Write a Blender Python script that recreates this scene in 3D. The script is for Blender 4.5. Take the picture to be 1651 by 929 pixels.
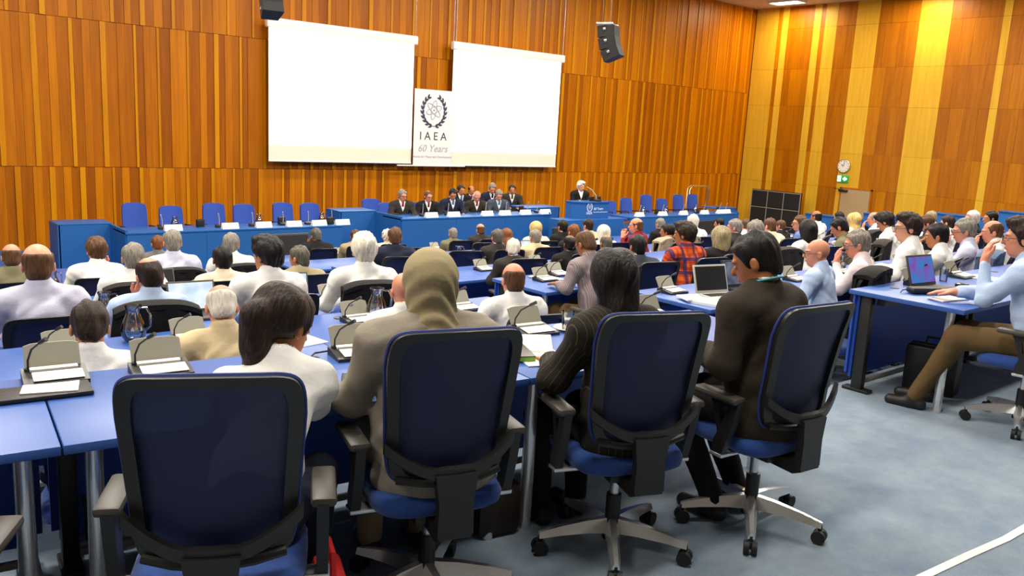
import bpy, bmesh, math, random
import numpy as np
from mathutils import Matrix, Vector
random.seed(7)
for _o in list(bpy.data.objects): bpy.data.objects.remove(_o)
scene = bpy.context.scene
COL = scene.collection
PI = math.pi
R_ = math.radians

# ---------------------------------------------------------------- camera
cam_data = bpy.data.cameras.new('camera')
cam_data.sensor_fit = 'HORIZONTAL'; cam_data.sensor_width = 36.0
cam_data.lens = 36.0 * 1364.5 / 1651.0
cam_data.clip_start = 0.05; cam_data.clip_end = 200
cam = bpy.data.objects.new('camera', cam_data); COL.objects.link(cam)
_yaw, _pitch, _roll = R_(40.25), R_(10.67), R_(3.01)
_fw = Vector((math.sin(_yaw)*math.cos(_pitch), math.cos(_yaw)*math.cos(_pitch), -math.sin(_pitch)))
_r = Vector((math.cos(_yaw), -math.sin(_yaw), 0)); _u = _r.cross(_fw)
_r2 = _r*math.cos(_roll) + _u*math.sin(_roll); _u2 = _u*math.cos(_roll) - _r*math.sin(_roll)
cam.matrix_world = Matrix(((_r2.x,_u2.x,-_fw.x,0.0),(_r2.y,_u2.y,-_fw.y,0.0),(_r2.z,_u2.z,-_fw.z,1.75),(0,0,0,1)))
scene.camera = cam

# ---------------------------------------------------------------- world, exposure
world = bpy.data.worlds.new('world'); scene.world = world; world.use_nodes = True
world.node_tree.nodes['Background'].inputs[0].default_value = (1.0, 0.93, 0.82, 1)
world.node_tree.nodes['Background'].inputs[1].default_value = 0.0      # a closed room: its lamps and screens are all its light
scene.view_settings.view_transform = 'Standard'; scene.view_settings.look = 'None'
scene.view_settings.gamma = 1.0; scene.view_settings.use_curve_mapping = False
scene.view_settings.exposure = 0.3

CEIL = 6.17; YW = 18.0; XW = 25.53; XL = -7.0; YB = -6.0; ZF = -1.49
LAMP_W = 260.0
def area_light(name, loc, sx, sy, power, col=(1.0,0.93,0.82), rot=(0,0,0), spread=PI):
    l = bpy.data.lights.new(name, 'AREA'); l.shape = 'RECTANGLE'; l.size = sx; l.size_y = sy
    l.energy = power; l.color = col; l.spread = spread
    o = bpy.data.objects.new(name, l); COL.objects.link(o); o.location = loc; o.rotation_euler = rot
    return o
LAMPS = [(x, y) for x in (-3.5, 2.0, 7.5, 13.0, 18.5) for y in (1.6, 6.2, 10.8)]
for i, (x, y) in enumerate(LAMPS): area_light('ceiling_light_rows_%d_offscreen'%(i+1), (x, y, CEIL-0.09), 2.2, 0.5, LAMP_W*(0.6 if y < 3 else 1.0))
STAGE_LAMPS = [(x, 14.6) for x in (3.5, 8.5, 13.5, 18.5)]
for i, (x, y) in enumerate(STAGE_LAMPS): area_light('ceiling_light_stage_%d_offscreen'%(i+1), (x, y, CEIL-0.09), 2.2, 0.5, LAMP_W*0.55)
WASH = [(24.55, y) for y in (16.2, 11.9, 7.6, 3.3)]
for i, (x, y) in enumerate(WASH):      # the first is the ceiling lamp that the photograph shows; the others go on along the side wall, where they light its top
    area_light('ceiling_lamp_light' if i == 0 else 'ceiling_light_side_wall_%d_offscreen'%i, (x, y, CEIL-0.09), 0.5, 1.0, 110.0, (1.0,0.8,0.5))

# ---------------------------------------------------------------- materials
MATS = {}
def new_mat(name):
    m = bpy.data.materials.new(name); m.use_nodes = True; MATS[name] = m
    return m, m.node_tree, m.node_tree.nodes['Principled BSDF']
def hexc(r, g, b):      # display 0-255 to linear
    f = lambda c: ((c/255)/12.92 if c/255 <= 0.04045 else (((c/255)+0.055)/1.055)**2.4)
    return (f(r), f(g), f(b), 1)
def plain(name, col, rough=0.5, metal=0.0, spec=0.5, noise=0.0, nscale=20.0, bump=0.0, bscale=200.0, sheen=0.0):
    m, t, b = new_mat(name)
    b.inputs['Base Color'].default_value = col; b.inputs['Roughness'].default_value = rough
    b.inputs['Metallic'].default_value = metal; b.inputs['Specular IOR Level'].default_value = spec
    if sheen: b.inputs['Sheen Weight'].default_value = sheen
    if noise or bump:
        tc = t.nodes.new('ShaderNodeTexCoord')
    if noise:
        n = t.nodes.new('ShaderNodeTexNoise'); n.inputs['Scale'].default_value = nscale; n.inputs['Detail'].default_value = 4
        t.links.new(tc.outputs['Object'], n.inputs['Vector'])
        mx = t.nodes.new('ShaderNodeMix'); mx.data_type = 'RGBA'; mx.blend_type = 'MULTIPLY'
        mr = t.nodes.new('ShaderNodeMapRange'); mr.inputs['From Min'].default_value = 0.3; mr.inputs['From Max'].default_value = 0.7
        mr.inputs['To Min'].default_value = 1-noise; mr.inputs['To Max'].default_value = 1+noise
        t.links.new(n.outputs['Fac'], mr.inputs['Value'])
        cc = t.nodes.new('ShaderNodeCombineColor')
        for i in range(3): t.links.new(mr.outputs['Result'], cc.inputs[i])
        mx.inputs[0].default_value = 1; mx.inputs[6].default_value = col
        t.links.new(cc.outputs[0], mx.inputs[7]); t.links.new(mx.outputs[2], b.inputs['Base Color'])
    if bump:
        n2 = t.nodes.new('ShaderNodeTexNoise'); n2.inputs['Scale'].default_value = bscale; n2.inputs['Detail'].default_value = 3
        t.links.new(tc.outputs['Object'], n2.inputs['Vector'])
        bp = t.nodes.new('ShaderNodeBump'); bp.inputs['Strength'].default_value = bump; bp.inputs['Distance'].default_value = 0.004
        t.links.new(n2.outputs['Fac'], bp.inputs['Height']); t.links.new(bp.outputs[0], b.inputs['Normal'])
    return m
def emis(name, col, strength):
    m, t, b = new_mat(name)
    b.inputs['Base Color'].default_value = col
    b.inputs['Emission Color'].default_value = col; b.inputs['Emission Strength'].default_value = strength
    return m
def wood(name, c1, c2, rough=0.38, spread=0.22):
    m, t, b = new_mat(name)
    g = t.nodes.new('ShaderNodeNewGeometry'); mp = t.nodes.new('ShaderNodeMapping')
    mp.inputs['Scale'].default_value = (14, 14, 0.9)
    t.links.new(g.outputs['Position'], mp.inputs['Vector'])
    n = t.nodes.new('ShaderNodeTexNoise'); n.inputs['Scale'].default_value = 1.0; n.inputs['Detail'].default_value = 6; n.inputs['Roughness'].default_value = 0.6
    t.links.new(mp.outputs[0], n.inputs['Vector'])
    oi = t.nodes.new('ShaderNodeObjectInfo')
    ad = t.nodes.new('ShaderNodeMath'); ad.operation = 'MULTIPLY_ADD'; ad.inputs[1].default_value = spread*2; ad.inputs[2].default_value = -spread
    t.links.new(oi.outputs['Random'], ad.inputs[0])
    s = t.nodes.new('ShaderNodeMath'); s.operation = 'ADD'; t.links.new(n.outputs['Fac'], s.inputs[0]); t.links.new(ad.outputs[0], s.inputs[1])
    cr = t.nodes.new('ShaderNodeValToRGB'); cr.color_ramp.elements[0].position = 0.25; cr.color_ramp.elements[1].position = 0.75
    cr.color_ramp.elements[0].color = c1; cr.color_ramp.elements[1].color = c2
    t.links.new(s.outputs[0], cr.inputs[0]); t.links.new(cr.outputs[0], b.inputs['Base Color'])
    b.inputs['Roughness'].default_value = rough; b.inputs['Specular IOR Level'].default_value = 0.22
    return m
wood('wood_front_dark', hexc(140,72,0), hexc(172,97,0))
wood('wood_front_mid', hexc(162,88,0), hexc(194,115,0))
wood('wood_front_light', hexc(182,110,0), hexc(206,136,4))
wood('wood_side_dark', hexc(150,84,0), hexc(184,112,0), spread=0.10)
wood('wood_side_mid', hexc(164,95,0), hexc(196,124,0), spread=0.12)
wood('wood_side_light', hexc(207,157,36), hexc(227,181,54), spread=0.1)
plain('ceiling_paint', hexc(196,180,160), 0.9, noise=0.04, nscale=2)
plain('rear_paint', hexc(120,114,104), 0.8)
plain('bag_brown', hexc(44,28,22), 0.5)
plain('white_paint', hexc(235,232,222), 0.6)

def carpet():
    m, t, b = new_mat('carpet')
    g = t.nodes.new('ShaderNodeNewGeometry')
    n = t.nodes.new('ShaderNodeTexNoise'); n.inputs['Scale'].default_value = 3.0; n.inputs['Detail'].default_value = 8; n.inputs['Roughness'].default_value = 0.7
    n2 = t.nodes.new('ShaderNodeTexNoise'); n2.inputs['Scale'].default_value = 220.0; n2.inputs['Detail'].default_value = 3
    t.links.new(g.outputs['Position'], n.inputs['Vector']); t.links.new(g.outputs['Position'], n2.inputs['Vector'])
    a = t.nodes.new('ShaderNodeMath'); a.operation = 'MULTIPLY_ADD'; a.inputs[1].default_value = 0.5; t.links.new(n2.outputs['Fac'], a.inputs[0]); t.links.new(n.outputs['Fac'], a.inputs[2])
    cr = t.nodes.new('ShaderNodeValToRGB'); cr.color_ramp.elements[0].position = 0.5; cr.color_ramp.elements[1].position = 0.95
    cr.color_ramp.elements[0].color = hexc(97,117,140); cr.color_ramp.elements[1].color = hexc(137,152,164)
    t.links.new(a.outputs[0], cr.inputs[0]); t.links.new(cr.outputs[0], b.inputs['Base Color'])
    bp = t.nodes.new('ShaderNodeBump'); bp.inputs['Strength'].default_value = 0.5; bp.inputs['Distance'].default_value = 0.004
    t.links.new(n2.outputs['Fac'], bp.inputs['Height']); t.links.new(bp.outputs[0], b.inputs['Normal'])
    b.inputs['Roughness'].default_value = 0.95; b.inputs['Sheen Weight'].default_value = 0.2; b.inputs['Specular IOR Level'].default_value = 0.15
carpet()
plain('desk_blue', hexc(54,92,164), 0.40, spec=0.55, noise=0.03, nscale=6)
plain('desk_edge', hexc(26,58,150), 0.4)
plain('panel_blue', hexc(34,74,170), 0.5)
plain('stage_blue', hexc(18,88,156), 0.6, noise=0.03, nscale=3)
plain('stage_top', hexc(18,88,156), 0.4)
plain('chrome', (0.74,0.74,0.74,1), 0.22, metal=0.75)
plain('steel', (0.55,0.54,0.52,1), 0.3, metal=1.0)
plain('black_plastic', hexc(30,28,26), 0.42)
plain('arm_plastic', hexc(64,60,54), 0.45)
plain('black_rubber', hexc(20,20,20), 0.6)
plain('seat_fabric', hexc(22,62,132), 0.9, noise=0.12, nscale=60, bump=0.3, bscale=400, sheen=0.2)
plain('stage_chair_fabric', hexc(44,76,164), 0.85, noise=0.06, nscale=30)
plain('chair_piping', hexc(34,52,120), 0.6)
def mesh_fabric():
    m, t, b = new_mat('chair_mesh')
    b.inputs['Base Color'].default_value = hexc(21,30,72); b.inputs['Roughness'].default_value = 0.55
    tc = t.nodes.new('ShaderNodeTexCoord')
    w = t.nodes.new('ShaderNodeTexNoise'); w.inputs['Scale'].default_value = 260; t.links.new(tc.outputs['Object'], w.inputs['Vector'])
    bp = t.nodes.new('ShaderNodeBump'); bp.inputs['Strength'].default_value = 0.35; bp.inputs['Distance'].default_value = 0.002
    t.links.new(w.outputs['Fac'], bp.inputs['Height']); t.links.new(bp.outputs[0], b.inputs['Normal'])
    tr = t.nodes.new('ShaderNodeBsdfTransparent'); tr.inputs[0].default_value = (0.75,0.8,1,1)
    mx = t.nodes.new('ShaderNodeMixShader'); mx.inputs[0].default_value = 0.10
    t.links.new(b.outputs[0], mx.inputs[1]); t.links.new(tr.outputs[0], mx.inputs[2])
    t.links.new(mx.outputs[0], t.nodes['Material Output'].inputs[0])
mesh_fabric()
def glass(name, col=(1,1,1,1), rough=0.02):
    m, t, b = new_mat(name)
    tr = t.nodes.new('ShaderNodeBsdfTransparent'); tr.inputs[0].default_value = (0.93*col[0],0.95*col[1],0.96*col[2],1)
    gl = t.nodes.new('ShaderNodeBsdfGlossy'); gl.inputs['Roughness'].default_value = rough+0.03
    fr = t.nodes.new('ShaderNodeFresnel'); fr.inputs[0].default_value = 1.5
    ad = t.nodes.new('ShaderNodeMath'); ad.operation = 'ADD'; ad.inputs[1].default_value = 0.12; t.links.new(fr.outputs[0], ad.inputs[0])
    mx = t.nodes.new('ShaderNodeMixShader'); t.links.new(ad.outputs[0], mx.inputs[0]); t.links.new(tr.outputs[0], mx.inputs[1]); t.links.new(gl.outputs[0], mx.inputs[2])
    t.links.new(mx.outputs[0], t.nodes['Material Output'].inputs[0])
glass('clear_glass'); glass('water', (0.95,0.98,1,1))
plain('porcelain', hexc(238,232,220), 0.25)
plain('paper', hexc(240,238,230), 0.8, noise=0.02, nscale=40)
plain('unit_grey', hexc(150,146,130), 0.5)
plain('unit_black', hexc(36,34,32), 0.4)
plain('laptop_grey', hexc(70,66,58), 0.4)
plain('laptop_silver', hexc(190,186,176), 0.35)
plain('laptop_black', hexc(24,24,26), 0.4)
plain('phone_black', hexc(18,18,20), 0.2)
plain('teal_band', hexc(60,150,150), 0.6)
plain('green_band', hexc(120,170,40), 0.6)
plain('leather_black', hexc(26,24,24), 0.5, bump=0.3, bscale=120)
plain('speaker_black', hexc(34,32,30), 0.6)
plain('grille_black', hexc(22,22,22), 0.7)
plain('brass', (0.75,0.62,0.38,1), 0.3, metal=1.0)
plain('door_beige', hexc(178,150,112), 0.35)
plain('banner_cloth', hexc(236,230,226), 0.7)
plain('banner_print', hexc(60,62,84), 0.8)
plain('banner_print_pale', hexc(165,165,176), 0.8)
plain('white_print', hexc(225,235,245), 0.6)
plain('screen_border', hexc(232,228,206), 0.8)
plain('screen_case', hexc(240,236,226), 0.6)
plain('red_bag', hexc(190,26,30), 0.7)
emis('screen_lit', (1,0.99,0.97,1), 1.9)
emis('exit_green', hexc(10,120,60), 1.0); emis('exit_white', (0.9,1,0.95,1), 2.2)
emis('lamp_glow', (1,0.93,0.8,1), 9.0)
def laptop_screen(name, c1, c2, st=0.8):
    m, t, b = new_mat(name)
    tc = t.nodes.new('ShaderNodeTexCoord'); n = t.nodes.new('ShaderNodeTexNoise'); n.inputs['Scale'].default_value = 9; n.inputs['Detail'].default_value = 1
    t.links.new(tc.outputs['Object'], n.inputs['Vector'])
    cr = t.nodes.new('ShaderNodeValToRGB'); cr.color_ramp.elements[0].position = 0.35; cr.color_ramp.elements[1].position = 0.65
    cr.color_ramp.elements[0].color = c1; cr.color_ramp.elements[1].color = c2
    t.links.new(n.outputs['Fac'], cr.inputs[0]); t.links.new(cr.outputs[0], b.inputs['Emission Color']); b.inputs['Emission Strength'].default_value = st
    b.inputs['Base Color'].default_value = (0.02,0.02,0.02,1); b.inputs['Roughness'].default_value = 0.2
laptop_screen('display_blue', hexc(40,120,190), hexc(120,70,170)); laptop_screen('display_white', hexc(190,215,235), hexc(235,242,245), 0.9)
laptop_screen('display_dim', hexc(60,70,110), hexc(130,140,165), 0.5)
# ---- skin, with the eyes, brows and lips as colour of the face itself
def skin(name, col, lip):
    m, t, b = new_mat(name)
    def attr(n):
        a = t.nodes.new('ShaderNodeAttribute'); a.attribute_name = n; return a.outputs['Fac']
    prev = None
    tc = t.nodes.new('ShaderNodeTexCoord'); n = t.nodes.new('ShaderNodeTexNoise'); n.inputs['Scale'].default_value = 14; n.inputs['Detail'].default_value = 3
    t.links.new(tc.outputs['Object'], n.inputs['Vector'])
    cr = t.nodes.new('ShaderNodeValToRGB'); cr.color_ramp.elements[0].position = 0.3; cr.color_ramp.elements[1].position = 0.7
    cr.color_ramp.elements[0].color = tuple(c*0.86 for c in col[:3])+(1,); cr.color_ramp.elements[1].color = col
    t.links.new(n.outputs['Fac'], cr.inputs[0]); prev = cr.outputs[0]
    for an, c in (('lip', lip), ('brow', (0.05,0.03,0.02,1)), ('sclera', (0.75,0.72,0.68,1)), ('pupil', (0.02,0.015,0.01,1))):
        mx = t.nodes.new('ShaderNodeMix'); mx.data_type = 'RGBA'
        t.links.new(attr(an), mx.inputs[0]); t.links.new(prev, mx.inputs[6]); mx.inputs[7].default_value = c
        prev = mx.outputs[2]
    t.links.new(prev, b.inputs['Base Color']); b.inputs['Roughness'].default_value = 0.5
    b.inputs['Subsurface Weight'].default_value = 0.0
for n_, c_ in (('skin_fair', hexc(222,158,124)), ('skin_pink', hexc(216,142,112)), ('skin_tan', hexc(190,122,78)), ('skin_olive', hexc(172,108,62)), ('skin_brown', hexc(112,64,38))):
    skin(n_, c_, tuple(x*y for x, y in zip(c_, (0.8,0.5,0.5,1))))
def hair(name, c1, c2):
    m, t, b = new_mat(name)
    tc = t.nodes.new('ShaderNodeTexCoord'); mp = t.nodes.new('ShaderNodeMapping'); mp.inputs['Scale'].default_value = (90,90,14)
    t.links.new(tc.outputs['Object'], mp.inputs['Vector'])
    n = t.nodes.new('ShaderNodeTexNoise'); n.inputs['Scale'].default_value = 1; n.inputs['Detail'].default_value = 4
    t.links.new(mp.outputs[0], n.inputs['Vector'])
    cr = t.nodes.new('ShaderNodeValToRGB'); cr.color_ramp.elements[0].position = 0.3; cr.color_ramp.elements[1].position = 0.7
    cr.color_ramp.elements[0].color = c1; cr.color_ramp.elements[1].color = c2
    t.links.new(n.outputs['Fac'], cr.inputs[0]); t.links.new(cr.outputs[0], b.inputs['Base Color'])
    bp = t.nodes.new('ShaderNodeBump'); bp.inputs['Strength'].default_value = 1.0; bp.inputs['Distance'].default_value = 0.008
    t.links.new(n.outputs['Fac'], bp.inputs['Height']); t.links.new(bp.outputs[0], b.inputs['Normal'])
    b.inputs['Roughness'].default_value = 0.5; b.inputs['Specular IOR Level'].default_value = 0.3
for n_, a_, b_ in (('hair_black',(6,5,5),(30,22,18)),('hair_darkbrown',(24,14,9),(54,34,22)),('hair_brown',(62,40,24),(110,74,46)),('hair_grey',(96,90,80),(158,150,138)),
                   ('hair_darkgrey',(62,58,52),(112,106,96)),('hair_white',(196,188,168),(238,232,218)),('hair_blonde',(176,140,74),(226,196,130)),('hair_ashblond',(120,106,76),(176,160,122)),('hair_auburn',(92,48,22),(140,84,44))):
    hair(n_, hexc(*a_), hexc(*b_))
def clothco(t, n):
    a = t.nodes.new('ShaderNodeAttribute'); a.attribute_name = n; return a.outputs['Fac']
def cloth(name, col, stripe=None, scale=60, plaid=None):
    m, t, b = new_mat(name)
    b.inputs['Roughness'].default_value = 0.85; b.inputs['Specular IOR Level'].default_value = 0.25
    tc = t.nodes.new('ShaderNodeTexCoord')
    if plaid:
        cl = {0: clothco(t,'su'), 2: clothco(t,'sv')}
        prev = None
        base = t.nodes.new('ShaderNodeRGB'); base.outputs[0].default_value = col; prev = base.outputs[0]
        for ax, freq, thr, c in ((0, 95, 0.2, plaid[0]), (2, 95, 0.2, plaid[0]), (0, 47, 0.75, plaid[1]), (2, 47, 0.75, plaid[1])):
            mu = t.nodes.new('ShaderNodeMath'); mu.operation = 'MULTIPLY'; mu.inputs[1].default_value = freq; t.links.new(cl[ax], mu.inputs[0])
            sn = t.nodes.new('ShaderNodeMath'); sn.operation = 'SINE'; t.links.new(mu.outputs[0], sn.inputs[0])
            gt = t.nodes.new('ShaderNodeMath'); gt.operation = 'GREATER_THAN'; gt.inputs[1].default_value = thr; t.links.new(sn.outputs[0], gt.inputs[0])
            hf = t.nodes.new('ShaderNodeMath'); hf.operation = 'MULTIPLY'; hf.inputs[1].default_value = 0.55 if thr < 0.5 else 0.85; t.links.new(gt.outputs[0], hf.inputs[0])
            mx = t.nodes.new('ShaderNodeMix'); mx.data_type = 'RGBA'; t.links.new(hf.outputs[0], mx.inputs[0]); t.links.new(prev, mx.inputs[6]); mx.inputs[7].default_value = c
            prev = mx.outputs[2]
        t.links.new(prev, b.inputs['Base Color'])
    elif stripe:
        mu = t.nodes.new('ShaderNodeMath'); mu.operation = 'MULTIPLY'; mu.inputs[1].default_value = stripe[1]; t.links.new(clothco(t,'su'), mu.inputs[0])
        sn = t.nodes.new('ShaderNodeMath'); sn.operation = 'SINE'; t.links.new(mu.outputs[0], sn.inputs[0])
        gt = t.nodes.new('ShaderNodeMath'); gt.operation = 'GREATER_THAN'; gt.inputs[1].default_value = stripe[2]; t.links.new(sn.outputs[0], gt.inputs[0])
        mx = t.nodes.new('ShaderNodeMix'); mx.data_type = 'RGBA'; t.links.new(gt.outputs[0], mx.inputs[0]); mx.inputs[6].default_value = col; mx.inputs[7].default_value = stripe[0]
        t.links.new(mx.outputs[2], b.inputs['Base Color'])
    else:
        b.inputs['Base Color'].default_value = col
    n2 = t.nodes.new('ShaderNodeTexNoise'); n2.inputs['Scale'].default_value = 9; n2.inputs['Detail'].default_value = 4
    t.links.new(tc.outputs['Object'], n2.inputs['Vector'])
    bp = t.nodes.new('ShaderNodeBump'); bp.inputs['Strength'].default_value = 0.4; bp.inputs['Distance'].default_value = 0.03
    t.links.new(n2.outputs['Fac'], bp.inputs['Height']); t.links.new(bp.outputs[0], b.inputs['Normal'])
for n_, c_ in (('white',(236,234,230)),('cream',(230,216,186)),('paleblue',(176,196,226)),('lavender',(200,200,222)),('black',(24,22,22)),('charcoal',(48,44,40)),('navy',(28,32,50)),
               ('olive',(116,112,84)),('beige',(206,186,146)),('khaki',(98,76,46)),('grey',(112,108,104)),('maroon',(128,24,36)),('peach',(228,160,138)),('taupe',(160,144,118)),
               ('sand',(158,144,110)),('slate',(64,72,84)),('greyblue',(88,104,128)),('brownsuit',(46,38,28)),('robe',(142,134,120)),('pinkwhite',(232,214,214)),('blueshirt',(96,122,176)),('greyjacket',(138,128,112)),('red',(150,30,40)),('tieblue',(70,120,180))):
    cloth('cloth_'+n_, hexc(*c_))
cloth('cloth_pinstripe', hexc(34,30,24), (hexc(84,74,46), 262.0, 0.968))
cloth('cloth_greystripe', hexc(150,136,134), (hexc(120,106,110), 420.0, 0.3))
cloth('cloth_plaid', hexc(222,96,28), plaid=(hexc(150,40,36), hexc(36,40,84)))

# ---------------------------------------------------------------- object helpers
def link(o, parent=None):
    COL.objects.link(o)
    if parent is not None: o.parent = parent
    return o
def tag(o, label=None, cat=None, group=None, kind=None):
    if label: o['label'] = label
    if cat: o['category'] = cat
    if group: o['group'] = group
    if kind: o['kind'] = kind
    return o
def empty(name, loc=(0,0,0), rz=0.0, s=1.0):
    o = bpy.data.objects.new(name, None); o.empty_display_size = 0.1
    COL.objects.link(o); o.location = loc; o.rotation_euler = (0,0,rz); o.scale = (s,s,s)
    return o
def thing(name, label, cat, loc=(0,0,0), rz=0.0, group=None, s=1.0):
    return tag(empty(name, loc, rz, s), label, cat, group)
def inst(name, me, parent=None, loc=(0,0,0), rot=(0,0,0), scale=(1,1,1), mats=None):
    o = bpy.data.objects.new(name, me); link(o, parent)
    o.location = loc; o.rotation_euler = rot; o.scale = scale
    if mats:
        for i, m in enumerate(mats):
            o.material_slots[i].link = 'OBJECT'; o.material_slots[i].material = MATS[m]
    return o
class MB:
    """collects solids; build() makes one mesh"""
    def __init__(s): s.v = []; s.f = []; s.m = []; s.mi = 0
    def _add(s, vs, fs):
        k = len(s.v); s.v += [tuple(p) for p in vs]
        s.f += [tuple(i+k for i in f) for f in fs]; s.m += [s.mi]*len(fs)
    def xf(s, M, start=0):
        for i in range(start, len(s.v)): s.v[i] = tuple(M @ Vector(s.v[i]))
        return s
    def box(s, c, d, rot=None):
        x, y, z = d[0]/2, d[1]/2, d[2]/2
        vs = [Vector(p) for p in ((-x,-y,-z),(x,-y,-z),(x,y,-z),(-x,y,-z),(-x,-y,z),(x,-y,z),(x,y,z),(-x,y,z))]
        if rot is not None: vs = [rot @ p for p in vs]
        s._add([p+Vector(c) for p in vs], [(0,3,2,1),(4,5,6,7),(0,1,5,4),(1,2,6,5),(2,3,7,6),(3,0,4,7)]); return s
    def rbox(s, c, d, b=0.01, rot=None):
        """box with chamfered edges"""
        x, y, z = d[0]/2, d[1]/2, d[2]/2; b = min(b, x*0.9, y*0.9, z*0.9)
        bm = bmesh.new(); bmesh.ops.create_cube(bm, size=1.0)
        for v in bm.verts: v.co = Vector((v.co.x*2*x, v.co.y*2*y, v.co.z*2*z))
        bmesh.ops.bevel(bm, geom=bm.edges[:], offset=b, segments=2, affect='EDGES', profile=0.5)
        bm.verts.index_update()
        vs = [v.co.copy() for v in bm.verts]
        if rot is not None: vs = [rot @ p for p in vs]
        s._add([p+Vector(c) for p in vs], [tuple(v.index for v in f.verts) for f in bm.faces]); bm.free(); return s
    def prism(s, poly, z0, z1, axis='z'):
        n = len(poly)
        def P(a, b, h): return {'z':(a,b,h), 'y':(a,h,b), 'x':(h,a,b)}[axis]
        vs = [P(a,b,z0) for a,b in poly]+[P(a,b,z1) for a,b in poly]
        fs = [tuple(range(n))[::-1], tuple(range(n,2*n))]+[(i,(i+1)%n,(i+1)%n+n,i+n) for i in range(n)]
        s._add(vs, fs); return s
    def tube(s, pts, r, n=8, closed=False, flat=1.0):
        pts = [Vector(p) for p in pts]; N = len(pts); rr = r if isinstance(r, (list,tuple)) else [r]*N
        vs = []; up = None
        for i, p in enumerate(pts):
            a = pts[i-1] if (i > 0 or closed) else p; b = pts[(i+1)%N] if (i < N-1 or closed) else p
            t = (b-a).normalized()
            if up is None:
                up = Vector((0,0,1)) if abs(t.z) < 0.9 else Vector((0,1,0))
            side = t.cross(up)
            if side.length < 1e-4: side = t.cross(Vector((1,0,0)))
            side.normalize(); up = side.cross(t).normalized()
            for k in range(n):
                a_ = 2*PI*k/n; vs.append(p + side*math.cos(a_)*rr[i] + up*math.sin(a_)*rr[i]*flat)
        fs = []
        for i in range(N if closed else N-1):
            j = (i+1)%N
            for k in range(n): fs.append((i*n+k, i*n+(k+1)%n, j*n+(k+1)%n, j*n+k))
        if not closed: fs += [tuple(range(n))[::-1], tuple(range((N-1)*n, N*n))]
        s._add(vs, fs); return s
    def cyl(s, a, b, r, r2=None, n=16):
        return s.tube([a, b], [r, r if r2 is None else r2], n)
    def lathe(s, prof, n=20, c=(0,0,0)):
        vs = []; m = len(prof)
        for r, z in prof:
            for k in range(n): vs.append((c[0]+r*math.cos(2*PI*k/n), c[1]+r*math.sin(2*PI*k/n), c[2]+z))
        fs = [(i*n+k, i*n+(k+1)%n, (i+1)*n+(k+1)%n, (i+1)*n+k) for i in range(m-1) for k in range(n)]
        if prof[0][0] > 1e-5: fs.append(tuple(range(n))[::-1])
        if prof[-1][0] > 1e-5: fs.append(tuple(range((m-1)*n, m*n)))
        s._add(vs, fs); return s
    def grid(s, fn, nu, nv):
        vs = [fn(i/nu, j/nv) for j in range(nv+1) for i in range(nu+1)]
        fs = [(j*(nu+1)+i, j*(nu+1)+i+1, (j+1)*(nu+1)+i+1, (j+1)*(nu+1)+i) for j in range(nv) for i in range(nu)]
        s._add(vs, fs); return s
    def slab(s, fn, nu, nv, off):
        """closed sheet: surface fn(u,v) and the same moved by off"""
        o = Vector(off); W = nu+1; A = W*(nv+1)
        vs = [Vector(fn(i/nu, j/nv)) for j in range(nv+1) for i in range(nu+1)]
        vs += [p+o for p in vs]
        fs = []
        for j in range(nv):
            for i in range(nu):
                q = (j*W+i, j*W+i+1, (j+1)*W+i+1, (j+1)*W+i); fs.append(q); fs.append(tuple(A+k for k in q[::-1]))
        rim = [i for i in range(W)]+[j*W+nu for j in range(1,nv+1)]+[nv*W+i for i in range(nu-1,-1,-1)]+[j*W for j in range(nv-1,0,-1)]
        for k in range(len(rim)):
            a, b = rim[k], rim[(k+1)%len(rim)]; fs.append((a, a+A, b+A, b))
        s._add(vs, fs); return s
    def mesh(s, name, mats, smooth=40):
        me = bpy.data.meshes.new(name); me.from_pydata(s.v, [], s.f)
        for m in ([mats] if isinstance(mats, str) else mats): me.materials.append(MATS[m])
        if any(s.m): me.polygons.foreach_set('material_index', s.m)
        bm = bmesh.new(); bm.from_mesh(me); bmesh.ops.recalc_face_normals(bm, faces=bm.faces); bm.to_mesh(me); bm.free()
        if smooth:
            me.polygons.foreach_set('use_smooth', [True]*len(me.polygons)); me.set_sharp_from_angle(angle=R_(smooth))
        me.update(); return me
    def build(s, name, mats, parent=None, smooth=40, loc=(0,0,0), rot=(0,0,0)):
        return inst(name, s.mesh(name, mats, smooth), parent, loc, rot)
def copy_tree(o, parent=None):
    c = o.copy(); COL.objects.link(c); c.parent = parent
    for ch in list(o.children): copy_tree(ch, c)
    return c
UNIT = {}
def unit_box(mat):
    if mat not in UNIT: UNIT[mat] = MB().box((0,0,0),(1,1,1)).mesh('board', mat, 0)
    return UNIT[mat]
def text_mesh(txt, size, mat, depth=0.002, shear=0.0):
    cu = bpy.data.curves.new('lettering', 'FONT'); cu.body = txt; cu.size = size; cu.align_x = 'CENTER'; cu.align_y = 'CENTER'
    cu.extrude = depth; cu.shear = shear; cu.resolution_u = 2
    o = bpy.data.objects.new('lettering', cu); COL.objects.link(o)
    dg = bpy.context.evaluated_depsgraph_get(); me = bpy.data.meshes.new_from_object(o.evaluated_get(dg))
    bpy.data.objects.remove(o); me.materials.clear(); me.materials.append(MATS[mat]); return me

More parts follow.
